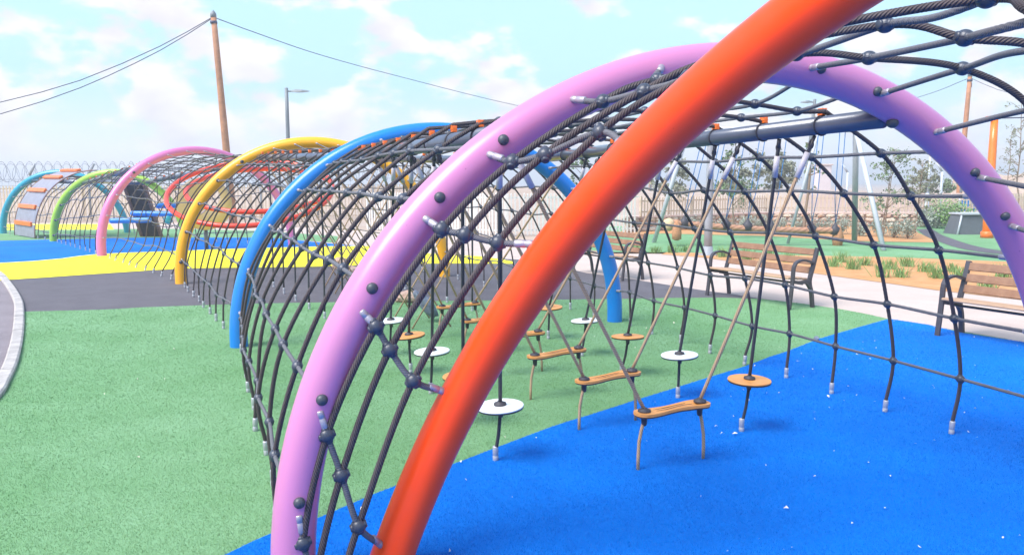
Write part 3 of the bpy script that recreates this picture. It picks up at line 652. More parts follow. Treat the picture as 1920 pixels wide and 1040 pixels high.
for dx in (-.27, .34):
    slab([c0+[dx-.03, -.03, 0], c0+[dx+.04, -.03, 0], w1+[dx+.13, .17, 0], w1+[dx+.06, .17, 0]], 0.12, M_BROWN, 'edge_rail', cw, c0)
# curved grey ramp with orange treads over the far net
rp = thing('net_ramp', 'curved grey ramp with orange treads laid over the far left net', 'ramp', tuple(lerp(hcen('green'), hcen('teal'), .5)*[1, 1, 0]))
o0 = np.array(rp.location)
def RS(s_, t, out=0.07):
    p = lerp(hp('green', t), hp('teal', t), s_); c = lerp(hcen('green'), hcen('teal'), s_); d = p-c; d /= np.linalg.norm(d); return p+d*out-o0
tr = [tbase('green', -1)+.01, .24, .50, .79, 1.1, 1.38, 1.6]
for i in range(len(tr)-1):
    b = MB(); ts = np.linspace(tr[i]+.012, tr[i+1]-.012, 5); v = []
    for t in ts:
        for s_ in (0.31, 0.69):
            for ou in (0.05, 0.08): v.append(RS(s_, t, ou))
    f = []
    for q in range(4):
        a = q*4; f += [(a, a+4, a+6, a+2), (a+1, a+3, a+7, a+5), (a, a+1, a+5, a+4), (a+2, a+6, a+7, a+3)]
    f += [(0, 2, 3, 1), (16, 17, 19, 18)]; b.add(v, f); b.obj('ramp_panel', M_RAMP, rp, False)
for i, t in enumerate([.24, .50, .79, 1.1, 1.38]):
    p, q = RS(.34, t, .12), RS(.66, t, .12); b = MB(); d = q-p; L_ = np.linalg.norm(d); d /= L_; up_ = RS(.5, t, .2)-RS(.5, t, .1); up_ -= d*(up_@d); up_ /= np.linalg.norm(up_)
    M_ = Matrix((Vector(d), Vector(np.cross(up_, d)), Vector(up_))).transposed()
    bbox_obj('tread', (L_, 0.13, 0.07), M_CLAMP, rp, 0.008, tuple((p+q)/2), M_)
for s_ in (.295, .705):
    b = MB(); tube(b, [RS(s_, t, .07) for t in np.linspace(tr[0], 1.6, 16)], 0.016, 6); b.obj('edge_rope', M_BROWN, rp)

# ------------------------------------------------------------------ ground
def sheet(name, pts, z_, m, kind='structure', label=None):
    b = MB(); b.add([(p[0], p[1], z_) for p in pts], [tuple(range(len(pts)))]); o = b.obj(name, m, None, False); o['kind'] = kind
    if sum((pts[i][0]-pts[i-1][0])*(pts[i][1]+pts[i-1][1]) for i in range(len(pts))) > 0: o.data.flip_normals()
    return o
def smooth(pts, step=0.25):
    return [tuple(p) for p in crom([(x[0], x[1], 0) for x in pts], step)]
G_SAND = mat('dry_ground', (0.37, 0.26, 0.19), rough=0.95, vscale=0.6, col2=(0.47, 0.36, 0.29), bump=0.6, bscale=6, detail=9)
G_PATH = mat('concrete_path', (0.47, 0.36, 0.31), rough=0.9, vscale=1.2, col2=(0.54, 0.43, 0.375), bump=0.25, bscale=60, detail=9, dots=((0.40, 0.31, 0.27), 55, 0.62))
G_RUBBER = mat('grey_rubber', (0.085, 0.074, 0.086), rough=0.9, vscale=2.2, col2=(0.118, 0.105, 0.12), bump=0.5, bscale=220, detail=9, dots=((0.23, 0.21, 0.23), 160, 0.66))
G_YELLOW = mat('yellow_rubber', (0.86, 0.76, 0.004), rough=0.8, var=0.04, vscale=2, bump=0.2, bscale=200)
G_BLUE = mat('blue_turf', (0.0, 0.115, 0.47), rough=0.9, spec=0.15, vscale=0.7, col2=(0.0, 0.19, 0.68), bump=0.4, bscale=170, detail=10, dots=((0.0015, 0.05, 0.38), 260, 0.60))
G_GREEN = mat('green_turf', (0.12, 0.265, 0.105), rough=0.9, spec=0.2, vscale=0.7, col2=(0.21, 0.37, 0.20), bump=0.4, bscale=170, detail=10, dots=((0.06, 0.20, 0.08), 260, 0.60))
G_SOIL = mat('orange_soil', (0.46, 0.19, 0.055), rough=0.95, vscale=2.5, col2=(0.56, 0.31, 0.14), bump=1.0, bscale=18, detail=9)
G_ASPH = mat('asphalt', (0.17, 0.14, 0.155), rough=0.95, vscale=1.5, col2=(0.24, 0.20, 0.215), bump=0.5, bscale=150, detail=9, dots=((0.38, 0.34, 0.34), 110, 0.62))
G_KERB = mat('kerb_concrete', (0.28, 0.25, 0.235), rough=0.9, vscale=7, col2=(0.52, 0.47, 0.44), bump=0.4, bscale=60, detail=9)
sheet('terrain', [(-400, -60), (400, -60), (400, 640), (-400, 640)], -0.03, G_SAND)
sheet('paved_path', [(-30, -8), (12, -8), (9.5, 8), (7.178, 10.758, 0.000), (6.519, 11.817, 0.000), (6.207, 12.593, 0.000), (5.613, 13.884, 0.000), (4.271, 17.179, -0.000), (3.478, 17.995, 0.000), (1.747, 18.062, 0.000), (-2, 24.5), (-12, 33), (-30, 34)], 0.0, G_PATH)
kerbR = smooth([(-12.6, 17.6), (-11.2, 16.2), (-9.701, 14.608, 0.000), (-8.304, 12.786, 0.000), (-6.980, 10.941, 0.000), (-6.112, 9.596, 0.000), (-5.295, 8.268, 0.000), (-4.611, 7.101, 0.000), (-4.213, 6.355, 0.000), (-3.968, 5.851, 0.000), (-3.7, 5.0), (-3.3, 3.4), (-3.2, 1.5)])
rub = [(-12.6, 17.6)]+kerbR[::-1][-1:]
# grey rubber
sheet('grey_rubber_ground', kerbR[:60]+[(-4.5, 9), (1.6, 9.5), (4.3, 9.9), (3.536, 10.946, 0.000), (3.278, 11.379, 0.000), (2.918, 11.850, 0.000), (1.891, 13.515, 0.000), (1.374, 14.181, 0.000), (0.4, 16.6), (-2, 18), (-12, 20)], 0.004, G_RUBBER)
# green front turf
gtop = smooth([(-6.367, 10.006, 0.000), (-5.373, 10.156, 0.000), (-4.964, 10.324, 0.000), (-4.233, 10.491, 0.000), (-3.604, 10.618, 0.000), (-2.314, 10.733, -0.000), (0, 10.85), (1.595, 10.941, 0.000), (2.526, 11.022, 0.000), (3.520, 10.895, 0.000), (4.291, 9.946, 0.000), (4.554, 9.190, 0.000)], 0.5)
kfront = [p for p in kerbR if p[1] < (-6.367, 10.006, 0.000)[1]]
green_poly = gtop+[(5.2, 8.0), (3.0, 1.0), (1, -3), (-3.2, -3)]+kfront[::-1]
sheet('green_turf', green_poly, 0.008, G_GREEN)
bedge = smooth([(-1.6, 2.75), (-1.272, 3.304, 0.000), (-1.141, 3.500, 0.000), (-0.956, 3.674, 0.000), (-0.742, 3.956, 0.000), (-0.320, 4.434, 0.000), (0.260, 5.093, 0.000), (0.526, 5.343, 0.000), (1.004, 5.803, 0.000), (1.267, 6.046, 0.000), (1.654, 6.415, 0.000), (2.083, 6.811, 0.000), (2.411, 7.168, 0.000), (2.718, 7.466, 0.000), (3.233, 8.031, 0.000), (3.836, 8.588, 0.000), (4.467, 9.155, 0.000)], 0.3)
blue_poly = [(-3.2, 1.0)]+bedge+[(4.567, 9.190, 0.000), (4.806, 8.833, 0.000), (4.905, 8.351, -0.000), (5.259, 7.831, 0.000), (6.5, 6.5), (7.2, 3), (6, -6), (-3.2, -6)]
sheet('blue_turf', blue_poly, 0.012, G_BLUE)
# yellow band, far blue, far green
yb = smooth([(-18, 11.0), (-10.2, 12.9), (-8.760, 13.442, 0.000), (-7.879, 14.125, 0.000), (-6.590, 15.058, 0.000), (-5.766, 15.222, 0.000), (-4.088, 15.362, 0.000), (-1.867, 15.901, 0.000), (0.023, 15.837, 0.000)], 0.5)
yt = smooth([(-20, 13.0), (-13.0, 15.4), (-10.385, 16.750, -0.000), (-9.860, 18.375, -0.000), (-8.331, 19.185, 0.000), (-6.859, 19.912, 0.000), (-3.661, 20.449, 0.000), (-1.920, 18.205, 0.000), (-0.723, 17.493, 0.000), (0.024, 16.270, 0.000)], 0.5)
sheet('yellow_rubber_ground', yb+yt[::-1], 0.010, G_YELLOW)
sheet('far_blue_ground', yt[:-6]+[(-4.791, 21.219, 0.000), (-7.193, 23.607, 0.000), (-7.964, 23.877, 0.000), (-11.753, 24.068, 0.000), (-13.563, 23.469, 0.000), (-15.123, 22.891, 0.000), (-26, 22)], 0.008, G_BLUE)
sheet('far_green_turf', [(-26, 22), (-15.1, 22.7), (-11.7, 23.9), (-7.1, 23.5), (-4.9, 21.7), (-5.5, 24.5), (-9, 27.5), (-13, 29), (-17, 28.6), (-28, 28.7)], 0.005, G_GREEN)
sheet('far_yellow_strip', [(-30, 28.7), (-14.6, 28.5), (-16.8, 32.5), (-30, 33.6)], 0.006, G_YELLOW)
# left asphalt path and kerb
sheet('asphalt_path', [(p[0]-0.08, p[1]) for p in kerbR]+[(-20, 1.5), (-40, 12), (-30, 24), (-16, 21)], 0.005, G_ASPH)
KN = [np.array(p) for p in crom(kerbR, 0.5)]
kb = thing('kerb', 'weathered white concrete kerb curving along the left path', 'kerb', (0, 0, 0)); 
i0 = 0; acc = 0; piece = [KN[0]]; pcs = []
for p, q in zip(KN, KN[1:]):
    piece.append(q); acc += np.linalg.norm(q-p)
    if acc > 0.98: pcs.append(piece); piece = [q]; acc = 0
for pc in pcs:
    P = np.array(pc); T = np.gradient(P, axis=0); T /= np.linalg.norm(T, axis=1)[:, None]; N_ = np.stack([T[:, 1], -T[:, 0], T[:, 2]*0], 1)
    if N_[0][0] > 0: N_ = -N_
    P[0] += T[0]*0.006; P[-1] -= T[-1]*0.006
    w = 0.11; v = []; h_ = 0.045+nr.uniform(-.004, .004)
    for p, n_ in zip(P, N_):
        v += [tuple(p+[0, 0, -.02]), tuple(p+[0, 0, h_-.012]), tuple(p+n_*.015+[0, 0, h_]), tuple(p+n_*(w-.015)+[0, 0, h_]), tuple(p+n_*w+[0, 0, h_-.012]), tuple(p+n_*w+[0, 0, -.02])]
    f = []; k_ = len(P)
    for i in range(k_-1):
        for j in range(5): f.append((i*6+j, i*6+j+1, (i+1)*6+j+1, (i+1)*6+j))
    f += [tuple(range(6))[::-1], tuple((k_-1)*6+j for j in range(6))]
    b = MB(); b.add(v, f); b.obj('kerb_stone', G_KERB, kb, False)
# planting beds
sheet('planting_bed', [(3.453, 17.860, 0.000), (4.241, 17.056, 0.000), (5.581, 13.803, 0.000), (6.174, 12.526, 0.000), (6.487, 11.758, 0.000), (7.145, 10.709, 0.000), (12, 8), (13.5, 14), (10.480, 15.796, 0.000), (8.743, 16.768, 0.000), (8.290, 17.029, 0.000), (7.023, 17.329, -0.000), (3.684, 18.407, -0.000)], 0.006, G_SOIL)
sheet('play_turf', [(1.0, 18.6), (3.684, 18.407, -0.000), (7.023, 17.329, -0.000), (8.290, 17.029, 0.000), (8.743, 16.768, 0.000), (10.480, 15.796, 0.000), (16, 14), (34, 26), (30, 33), (15.5, 30), (4.5, 30), (1.0, 27)], 0.004, G_GREEN)
sheet('rear_planting_bed', [(3.878, 24.480, 0.000), (4.859, 25.207, 0.000), (7.859, 23.779, 0.000), (9.707, 21.510, 0.000), (11.595, 21.034, 0.000), (13.120, 25.021, 0.000), (14.6, 28.4), (9.8, 29.6), (5.6, 29.0), (3.6, 26.2)], 0.010, G_SOIL)
b_ = smooth([(14.379, 26.978, 0.000), (12.541, 22.622, 0.000), (11.342, 17.961, 0.000), (13.5, 15.5)], 0.5)
sheet('dark_rubber_track', [(p[0]-.35, p[1]-.1) for p in b_]+[(p[0]+.35, p[1]+.25) for p in b_[::-1]], 0.012, G_RUBBER)

# ------------------------------------------------------------------ turf blades
def inpoly(X, Y, poly):
    c = np.zeros(len(X), bool); n = len(poly); j = n-1
    for i in range(n):
        xi, yi, xj, yj = poly[i][0], poly[i][1], poly[j][0], poly[j][1]
        if yi != yj: c ^= ((yi > Y) != (yj > Y)) & (X < (xj-xi)*(Y-yi)/(yj-yi)+xi)
        j = i
    return c
def blades(name, label, polys, anti, n, m, h, seed, zb):
    g = np.random.default_rng(seed)
    # more blades close to the camera
    d = 2.2*np.exp(g.uniform(0, math.log(12.5/2.2), n)); a = g.uniform(-0.66, 0.66, n)
    X = d*np.sin(a)+0*a; Y = d*np.cos(a)
    k = np.zeros(n, bool)
    for p in polys: k |= inpoly(X, Y, p)
    for p in anti: k &= ~inpoly(X, Y, p)
    X, Y, d = X[k], Y[k], d[k]; n = len(X)
    H_ = h*g.uniform(0.45, 1.2, n); W_ = 0.0009*np.maximum(1, d/3.0); th = g.uniform(0, PI, n); lx, ly = g.normal(0, .4, n)*H_, g.normal(0, .4, n)*H_
    V = np.zeros((n, 3, 3)); V[:, 0] = np.stack([X-W_*np.cos(th), Y-W_*np.sin(th), np.full(n, zb)], 1); V[:, 1] = np.stack([X+W_*np.cos(th), Y+W_*np.sin(th), np.full(n, zb)], 1)
    V[:, 2] = np.stack([X+lx, Y+ly, zb+H_], 1)
    me = bpy.data.meshes.new(name); me.vertices.add(3*n); me.vertices.foreach_set('co', V.ravel()); me.loops.add(3*n); me.loops.foreach_set('vertex_index', np.arange(3*n, dtype=np.int32))
    me.polygons.add(n); me.polygons.foreach_set('loop_start', np.arange(0, 3*n, 3, dtype=np.int32)); me.update(calc_edges=True); me.materials.append(m)
    o = put(name, me); tag(o, label, 'turf', kind='stuff'); return o
def blade_mat(name, a, b__):
    m = mat(name, a, rough=0.8, spec=0.15, vscale=0.8, col2=b__, detail=14); return m
blades('turf_blades', 'short blue artificial grass fibres in the foreground', [blue_poly], [], 900000, blade_mat('blue_blade', (0.0, 0.125, 0.50), (0.0, 0.22, 0.66)), 0.011, 1, 0.011)
blades('turf_blades', 'short green artificial grass fibres covering the lawn', [green_poly], [blue_poly], 900000, blade_mat('green_blade', (0.145, 0.29, 0.11), (0.23, 0.375, 0.195)), 0.010, 2, 0.007)
# litter
def litter(n, poly, seed, size=(0.005, 0.014), rngx=(-4, 6), rngy=(2.5, 10)):
    g = np.random.default_rng(seed); b = MB()
    X = g.uniform(*rngx, n*4); Y = g.uniform(*rngy, n*4); k = inpoly(X, Y, poly); X, Y = X[k][:n], Y[k][:n]
    for x, y in zip(X, Y):
        s_ = g.uniform(*size)*(1.5 if g.random() < .15 else 1); a = g.uniform(0, 2*PI); c, q = math.cos(a), math.sin(a); w = s_*g.uniform(.25, .6)
        p = [(s_*c, s_*q), (-w*q, w*c), (-s_*c, -s_*q), (w*q, -w*c)]
        b.add([(x+u, y+v_, 0.024+g.uniform(-.004, .01)+(.004 if i % 2 else 0)) for i, (u, v_) in enumerate(p)], [(0, 1, 2, 3)])
    return b
o = litter(150, blue_poly, 3).obj('leaf_litter', M_LITTER, None, False); tag(o, 'pale dry leaf scraps strewn over the blue turf', 'litter', kind='stuff')
o = litter(110, green_poly, 4, (0.005, 0.012)).obj('leaf_litter', M_LITTER, None, False); tag(o, 'pale dry leaf scraps strewn over the green turf', 'litter', kind='stuff')
ob = boulder((3.179, 7.968, 0.030), (0.03, 0.03, 0.022), M_SLATE, 'crumpled foil scrap at the edge of the blue turf', 'foil_scrap', 'litter', seed=9)

# ------------------------------------------------------------------ benches
def bench(origin, dirv, label, L=1.54):
    """origin: ground point of the rear foot at one end; bench runs along dirv, front towards the left of it"""
    d = Vector((dirv[0], dirv[1], 0)).normalized(); rz = math.atan2(d.y, d.x)
    r = thing('park_bench', label, 'bench', origin, rz, group='wooden park benches along the path')
    # local: x along the bench, y towards the rear (away from playground) = +? front is -y*F
    F = -1 if True else 1
    def P(x, y, z): return (x, y, z)
    for e, x in enumerate((0.0, L)):
        m_ = MB()
        # rear leg + back stile, seat rail, front leg, arm (y: 0 rear foot, -0.43 front foot)
        def bar(pts, w, t, mb=m_):
            pts = crom(pts, 0.04); n_ = len(pts); T = np.gradient(pts, axis=0); T /= np.linalg.norm(T, axis=1)[:, None]
            X = np.array([1., 0, 0]); N_ = np.cross(T, X); v = []
            for p, q in zip(pts, N_):
                for sx, sn in ((-1, -1), (1, -1), (1, 1), (-1, 1)): v.append(p+X*sx*w/2+q*sn*t/2)
            f = []
            for i in range(n_-1):
                for j in range(4): f.append((i*4+j, i*4+(j+1) % 4, (i+1)*4+(j+1) % 4, (i+1)*4+j))
            f += [(3, 2, 1, 0), ((n_-1)*4, (n_-1)*4+1, (n_-1)*4+2, (n_-1)*4+3)]; mb.add(v, f)
        bar([(x, 0.0, 0), (x, -0.03, 0.2), (x, -0.075, 0.36), (x, -0.02, 0.55), (x, 0.05, 0.79)], 0.05, 0.035)
        bar([(x, -0.43, 0), (x, -0.405, 0.2), (x, -0.385, 0.40), (x, -0.37, 0.56), (x, -0.31, 0.625), (x, -0.18, 0.64), (x, -0.03, 0.60)], 0.05, 0.026)
        bar([(x, -0.385, 0.375), (x, -0.25, 0.352), (x, -0.08, 0.36)], 0.05, 0.04)
        bar([(x, -0.06, 0.26), (x, -0.12, 0.33), (x, -0.2, 0.35)], 0.045, 0.025)
        m_.obj('side_frame', M_IRON, r, False)
    for z_, y_ in ((0.50, -0.03), (0.615, 0.005), (0.735, 0.04)):
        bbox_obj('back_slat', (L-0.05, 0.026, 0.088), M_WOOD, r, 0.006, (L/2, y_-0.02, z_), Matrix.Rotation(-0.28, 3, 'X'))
    for k_ in range(4):
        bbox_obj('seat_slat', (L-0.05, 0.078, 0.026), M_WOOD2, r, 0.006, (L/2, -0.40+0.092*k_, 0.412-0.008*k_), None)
    b = MB(); tube(b, [(0, -.2, .33), (L, -.2, .33)], 0.014, 8); b.obj('stretcher', M_IRON, r)
dv = (0.72, -1.36)
def fb(rear, lab): return rear, lab
bench((3.247, 11.492, 0.000), dv, 'middle wooden bench facing the tunnel, beyond the green turf')
bench((4.934, 8.380, 0.000), dv, 'nearest wooden bench by the blue turf, cut by the pink arch')
bench((1.52, 14.55, 0), dv, 'farthest wooden bench behind the blue arch leg')
# ------------------------------------------------------------------ lamps and utility poles
def taper(p0, p1, r0, r1, m, name, parent, seg=14):
    b = MB(); n_ = 6; P = [lerp(p0, p1, t) for t in np.linspace(0, 1, n_)]; tube(b, P, np.linspace(r0, r1, n_), seg); return b.obj(name, m, parent)
def lamp(base, h, arm, label, r=0.07, lean=(0, 0), M_STEEL=M_STEEL):
    t = thing('street_lamp', label, 'street lamp', base)
    taper((0, 0, 0), (lean[0], lean[1], h), r, r*.62, M_STEEL, 'pole', t)
    b = MB(); lathe(b, [(r*2.2, 0), (r*2.2, .02), (r*1.2, .03), (r*1.1, .2)], 16); b.obj('base_plate', M_STEEL, t)
    b = MB(); x = lean[0]; tube(b, [(x, lean[1], h-.12), (x+arm*.3, lean[1], h-.13)], 0.03, 8); b.obj('arm', M_STEEL, t)
    b = MB(); s_ = 1 if arm > 0 else -1
    pr = [(x+arm*.22, .05, .035), (x+arm*.45, .10, .07), (x+arm*.7, .12, .055), (x+arm, .05, .02)]
    v = []
    for (xx, w, hh) in pr:
        v += [(xx, lean[1]-w, h-.13-hh*.5), (xx, lean[1]+w, h-.13-hh*.5), (xx, lean[1]+w*.6, h-.13+hh), (xx, lean[1]-w*.6, h-.13+hh)]
    f = []
    for i in range(3):
        for j in range(4): f.append((i*4+j, i*4+(j+1) % 4, (i+1)*4+(j+1) % 4, (i+1)*4+j))
    f += [(3, 2, 1, 0), (12, 13, 14, 15)]; b.add(v, f); b.obj('lamp_head', M_STEEL, t, False)
lb = (-8.541, 30.000, 0.108); lt = (-8.508, 30.000, 5.247)
lamp((lb[0], lb[1], 0), lt[2], 0.85, 'grey street lamp with one flat head behind the yellow arch', 0.10, (lt[0]-lb[0], 0))
lamp((4.481, 17.686, 0.000), 4.2, 0.7, 'thick grey lamp post at the end of the middle bench', 0.098, M_STEEL=M_MID)
l2 = (13.039, 34.000, 5.177)
lamp((l2[0]-.35, 34, 0), l2[2], -0.6, 'distant grey street lamp seen above the roof beam', 0.10, (.35, 0))
def upole(p_top, p_bot, r, label, cable=None):
    t = thing('utility_pole', label, 'utility pole', (p_bot[0], p_bot[1], 0)); q = np.array(p_top)-[p_bot[0], p_bot[1], 0]
    taper((0, 0, 0), tuple(q), r*1.1, r*.72, M_POLEWOOD, 'trunk', t)
    b = MB(); lathe(b, [(r*.8, 0), (r*.8, .12), (r*.5, .2), (r*.1, .26)], 12, Matrix.Translation(q-[0, 0, .1])); b.obj('top_cap', M_STEEL, t)
    b = MB(); lathe(b, [(r*.9, -.05), (r*.95, 0), (r*.9, .05)], 12, Matrix.Translation(q-[0, 0, .28])); box(b, tuple(q-[-.03, 0, .5]), (.12, .12, .2)); b.obj('bracket', M_CABLE, t)
    b = MB(); box(b, tuple(q*.22+[-.02, -r*1.1, 0]), (.1, .08, .7)); b.obj('conduit', M_STEEL, t, False)
    return t
pt = (-11.137, 30.000, 7.930); pb = (-10.743, 30.000, 0.157)
upole(pt, pb, 0.14, 'tall brown wooden utility pole with cables in the sky')
pt2 = (21.947, 38.000, 6.717); pb2 = (21.770, 38.000, 0.102)
upole(pt2, pb2, 0.13, 'thin wooden utility pole at right beyond the pink arch')
pt3 = (11.041, 62.000, 5.493); pb3 = (10.974, 62.000, -0.154)
upole(pt3, pb3, 0.12, 'distant wooden utility pole mostly hidden by the orange arch')
def cable(P, label, r=0.022):
    a, c = np.array(P[0]), np.array(P[-1]); pts = crom(P, 1.0); b = MB(); tube(b, pts-pts[0], r, 6); o = b.obj('overhead_cable', M_CABLE); o.location = tuple(pts[0]); tag(o, label, 'cable', 'overhead cables')
cable([(-11.223, 30.000, 7.814), (-12.759, 29.000, 6.621), (-15.207, 28.000, 5.290), (-17.444, 27.000, 4.440), (-20.374, 26.000, 3.608)], 'upper of the two dark cables running left from the tall pole', 0.014)
cable([(-11.225, 30.000, 7.776), (-12.767, 29.000, 6.470), (-15.225, 28.000, 5.032), (-17.476, 27.000, 4.047), (-20.421, 26.000, 3.140)], 'lower of the two dark cables running left from the tall pole', 0.014)
cable([(-11.063, 30.000, 7.814), (-10.846, 34.000, 8.015), (-9.595, 40.000, 8.063), (-6.724, 48.000, 8.043), (0.043, 56.000, 7.164), (11.041, 62.000, 5.493)], 'single dark cable running right from the tall pole', 0.018)
cable([(21.957, 38.000, 6.567), (23.892, 46.000, 6.583), (25.978, 60.000, 6.713)], 'thin cable running left from the pole at right', 0.016)
cable([(21.957, 38.000, 6.567), (22.073, 36.000, 5.783), (22.949, 34.000, 5.008)], 'thin cable running right from the pole at right', 0.012)
for k_, (dx, dz) in enumerate(((0.25, -.35), (0.18, -.6))):
    pass

# ------------------------------------------------------------------ fences and wall
PK = {}
def picket_mesh(h, w, m):
    key = (round(h, 2), w, m.name)
    if key not in PK:
        b = MB(); v = [(-w/2, -.012, 0), (w/2, -.012, 0), (w/2, .012, 0), (-w/2, .012, 0), (-w/2, -.012, h-.04), (w/2, -.012, h-.04), (w/2, .012, h-.04), (-w/2, .012, h-.04), (0, 0, h)]
        b.add(v, [(0,3,2,1), (0,1,5,4), (1,2,6,5), (2,3,7,6), (3,0,4,7), (4,5,8), (5,6,8), (6,7,8), (7,4,8)]); PK[key] = b.mesh('picket', m, False)
    return PK[key]
def picket_fence(pts, z0, h, sp, label, m, w=0.045, postsp=2.5):
    pts = [np.array((p[0], p[1], z0)) for p in pts]; r = thing('picket_fence', label, 'fence', tuple(pts[0]))
    pm = picket_mesh(h, w, m)
    for a, c in zip(pts, pts[1:]):
        L_ = np.linalg.norm(c-a); d = (c-a)/L_; rz = math.atan2(d[1], d[0])
        n_ = int(L_/sp)
        for i in range(n_):
            q = a+d*(i+.5)*sp-pts[0]; o = put('picket', pm, r, Matrix.Translation(q+[0, 0, nr.normal(0, .006)]) @ Matrix.Rotation(rz, 4, 'Z') @ Matrix.Rotation(nr.normal(0, .012), 4, 'Y'))
        for zz in (0.15, h-.15):
            b = MB(); mm = (a+c)/2-pts[0]; box(b, (mm[0], mm[1], zz), (L_, .03, .045), None if False else Matrix.Rotation(rz, 3, 'Z')); o = b.obj('rail', m, r, False); o.location = (0, 0, 0)
            off = np.array([d[1], -d[0], 0])*-.03; o.location = tuple(off)
        for i in range(int(L_/postsp)+1):
            q = a+d*min(i*postsp, L_)-pts[0]; bbox_obj('post', (.07, .07, h+.03), m, r, 0.006, (q[0]-d[1]*-.06, q[1]+d[0]*.06, (h+.03)/2), Matrix.Rotation(rz, 3, 'Z'))
    return r
fa = [(-27, 35.2), (-12, 35.8), (-4.5, 37.5)]
picket_fence(fa, 0, 1.62, 0.15, 'long cream picket fence along the far left edge of the playground', M_PICKET, 0.05)
M_PW = mat('white_picket', (0.70, 0.67, 0.64), rough=0.6, var=0.06)
picket_fence([(-5.2, 28.2), (-0.2, 24.6), (4.2, 25.6)], 0, 1.34, 0.13, 'white picket fence behind the blue arch, left of the stone wall', M_PW)
picket_fence([(4.3, 26.1), (9.8, 29.9), (15, 28.9), (21, 30.5)], 0.52, 0.66, 0.14, 'cream picket railing on top of the low stone wall', M_PICKET)
# security fence with razor coil
sf = thing('security_fence', 'wire security fence with coiled razor wire behind the left pickets', 'fence', (-27, 36.6, 0))
A_, B_ = np.array((-27, 36.6, 0)), np.array((-3.0, 38.5, 0)); L_ = np.linalg.norm(B_-A_); d = (B_-A_)/L_
x0 = (-22.763, 36.800, 1.932)[0]; sx = (-20.105, 36.800, 1.923)[0]-x0
for i in range(-1, 8):
    xx = x0+i*sx; q = A_+d*((xx-A_[0])/d[0])-A_; b = MB()
    tube(b, [q, q+[0, 0, 2.1]], 0.07, 8); tube(b, [q+[0, 0, 2.08], q+[.32, 0, 2.62]], 0.06, 8); b.obj('post', M_MID, sf)
b = MB(); th = np.linspace(0, 2*PI*L_/0.42, int(L_/0.42*16)); P = np.stack([d[0]*th/(2*PI)*.42, d[1]*th/(2*PI)*.42+.48*np.cos(th), 2.25+.48*np.sin(th)], 1); tube(b, P, 0.009, 4, cap=False)
th2 = th; P2 = np.stack([d[0]*th/(2*PI)*.42+.2, d[1]*th/(2*PI)*.42+.42*np.cos(-th), 2.2+.42*np.sin(-th)], 1); tube(b, P2, 0.008, 4, cap=False)
for i in range(0, len(th), 2):
    p = P[i]; b.add([p+[-.03, 0, -.01], p+[.03, 0, .012], p+[0, .01, .03]], [(0, 1, 2)])
b.obj('razor_coil', M_WIRE, sf)
b = MB()
for zz in (1.0, 1.3, 1.6, 1.9): tube(b, [(0, 0, zz), tuple(B_-A_+[0, 0, zz])], 0.007, 4)
for i in range(int(L_/.3)): q = d*(i*.3); tube(b, [q+[0, 0, .2], q+[0, 0, 2.0]], 0.005, 3)
b.obj('wire_mesh', M_WIRE, sf)
# rubble wall: individually shaped stones
wl_ = thing('stone_wall', 'low rubble stone wall behind the rear planting bed', 'wall', (3.7, 26.0, 0))
W = [np.array(p) for p in ((3.7, 25.9), (9.8, 29.5), (15, 28.5), (21.2, 30.1))]; o0 = np.array((3.7, 26.0, 0))
cnt = 0
stmesh = []
for k_ in range(8):
    bm_ = bmesh.new(); bmesh.ops.create_icosphere(bm_, subdivisions=2, radius=1)
    for v in bm_.verts:
        n_ = noise.noise(v.co*1.2+Vector((k_*5, 0, 0))); e = max(abs(v.co.x), abs(v.co.y), abs(v.co.z)); v.co = v.co*(0.55+0.35/e)*(1+.25*n_)
    me = bpy.data.meshes.new('stone'); bm_.to_mesh(me); bm_.free(); me.materials.append((M_STONE, M_GRANITE, mat('pale_stone', (0.58, 0.50, 0.40), rough=.9, var=.15, vscale=3, bump=.4))[k_ % 3]); stmesh.append(me)
core = MB()
for a, c in zip(W, W[1:]):
    L_ = np.linalg.norm(c-a); d = (c-a)/L_; rz = math.atan2(d[1], d[0])
    mm = (a+c)/2; box(core, (mm[0]-o0[0]-d[1]*.14*-1, mm[1]-o0[1]+.16, .22), (L_, .22, .44), Matrix.Rotation(rz, 3, 'Z'))
    for row, hh in enumerate((0.0, 0.17, 0.33)):
        x = nr.uniform(0, .2)
        while x < L_-.1 and cnt < 290:
            w = nr.uniform(.22, .42); q = a+d*(x+w/2); o = put('stone', stmesh[nr.integers(8)], wl_)
            o.matrix_basis = Matrix.Translation((q[0]-o0[0], q[1]-o0[1], hh+.085)) @ Matrix.Rotation(rz+nr.normal(0, .05), 4, 'Z') @ Matrix.Diagonal((w/2*.97, .12, .092, 1)); x += w; cnt += 1
core.obj('mortar_core', M_CREAM, wl_, False)
cop = MB()
for a, c in zip(W, W[1:]):
    L_ = np.linalg.norm(c-a); d = (c-a)/L_; mm = (a+c)/2; box(cop, (mm[0]-o0[0], mm[1]-o0[1]+.12, .50), (L_+.05, .42, .06), Matrix.Rotation(math.atan2(d[1], d[0]), 3, 'Z'))
cop.obj('coping', M_CREAM, wl_, False)

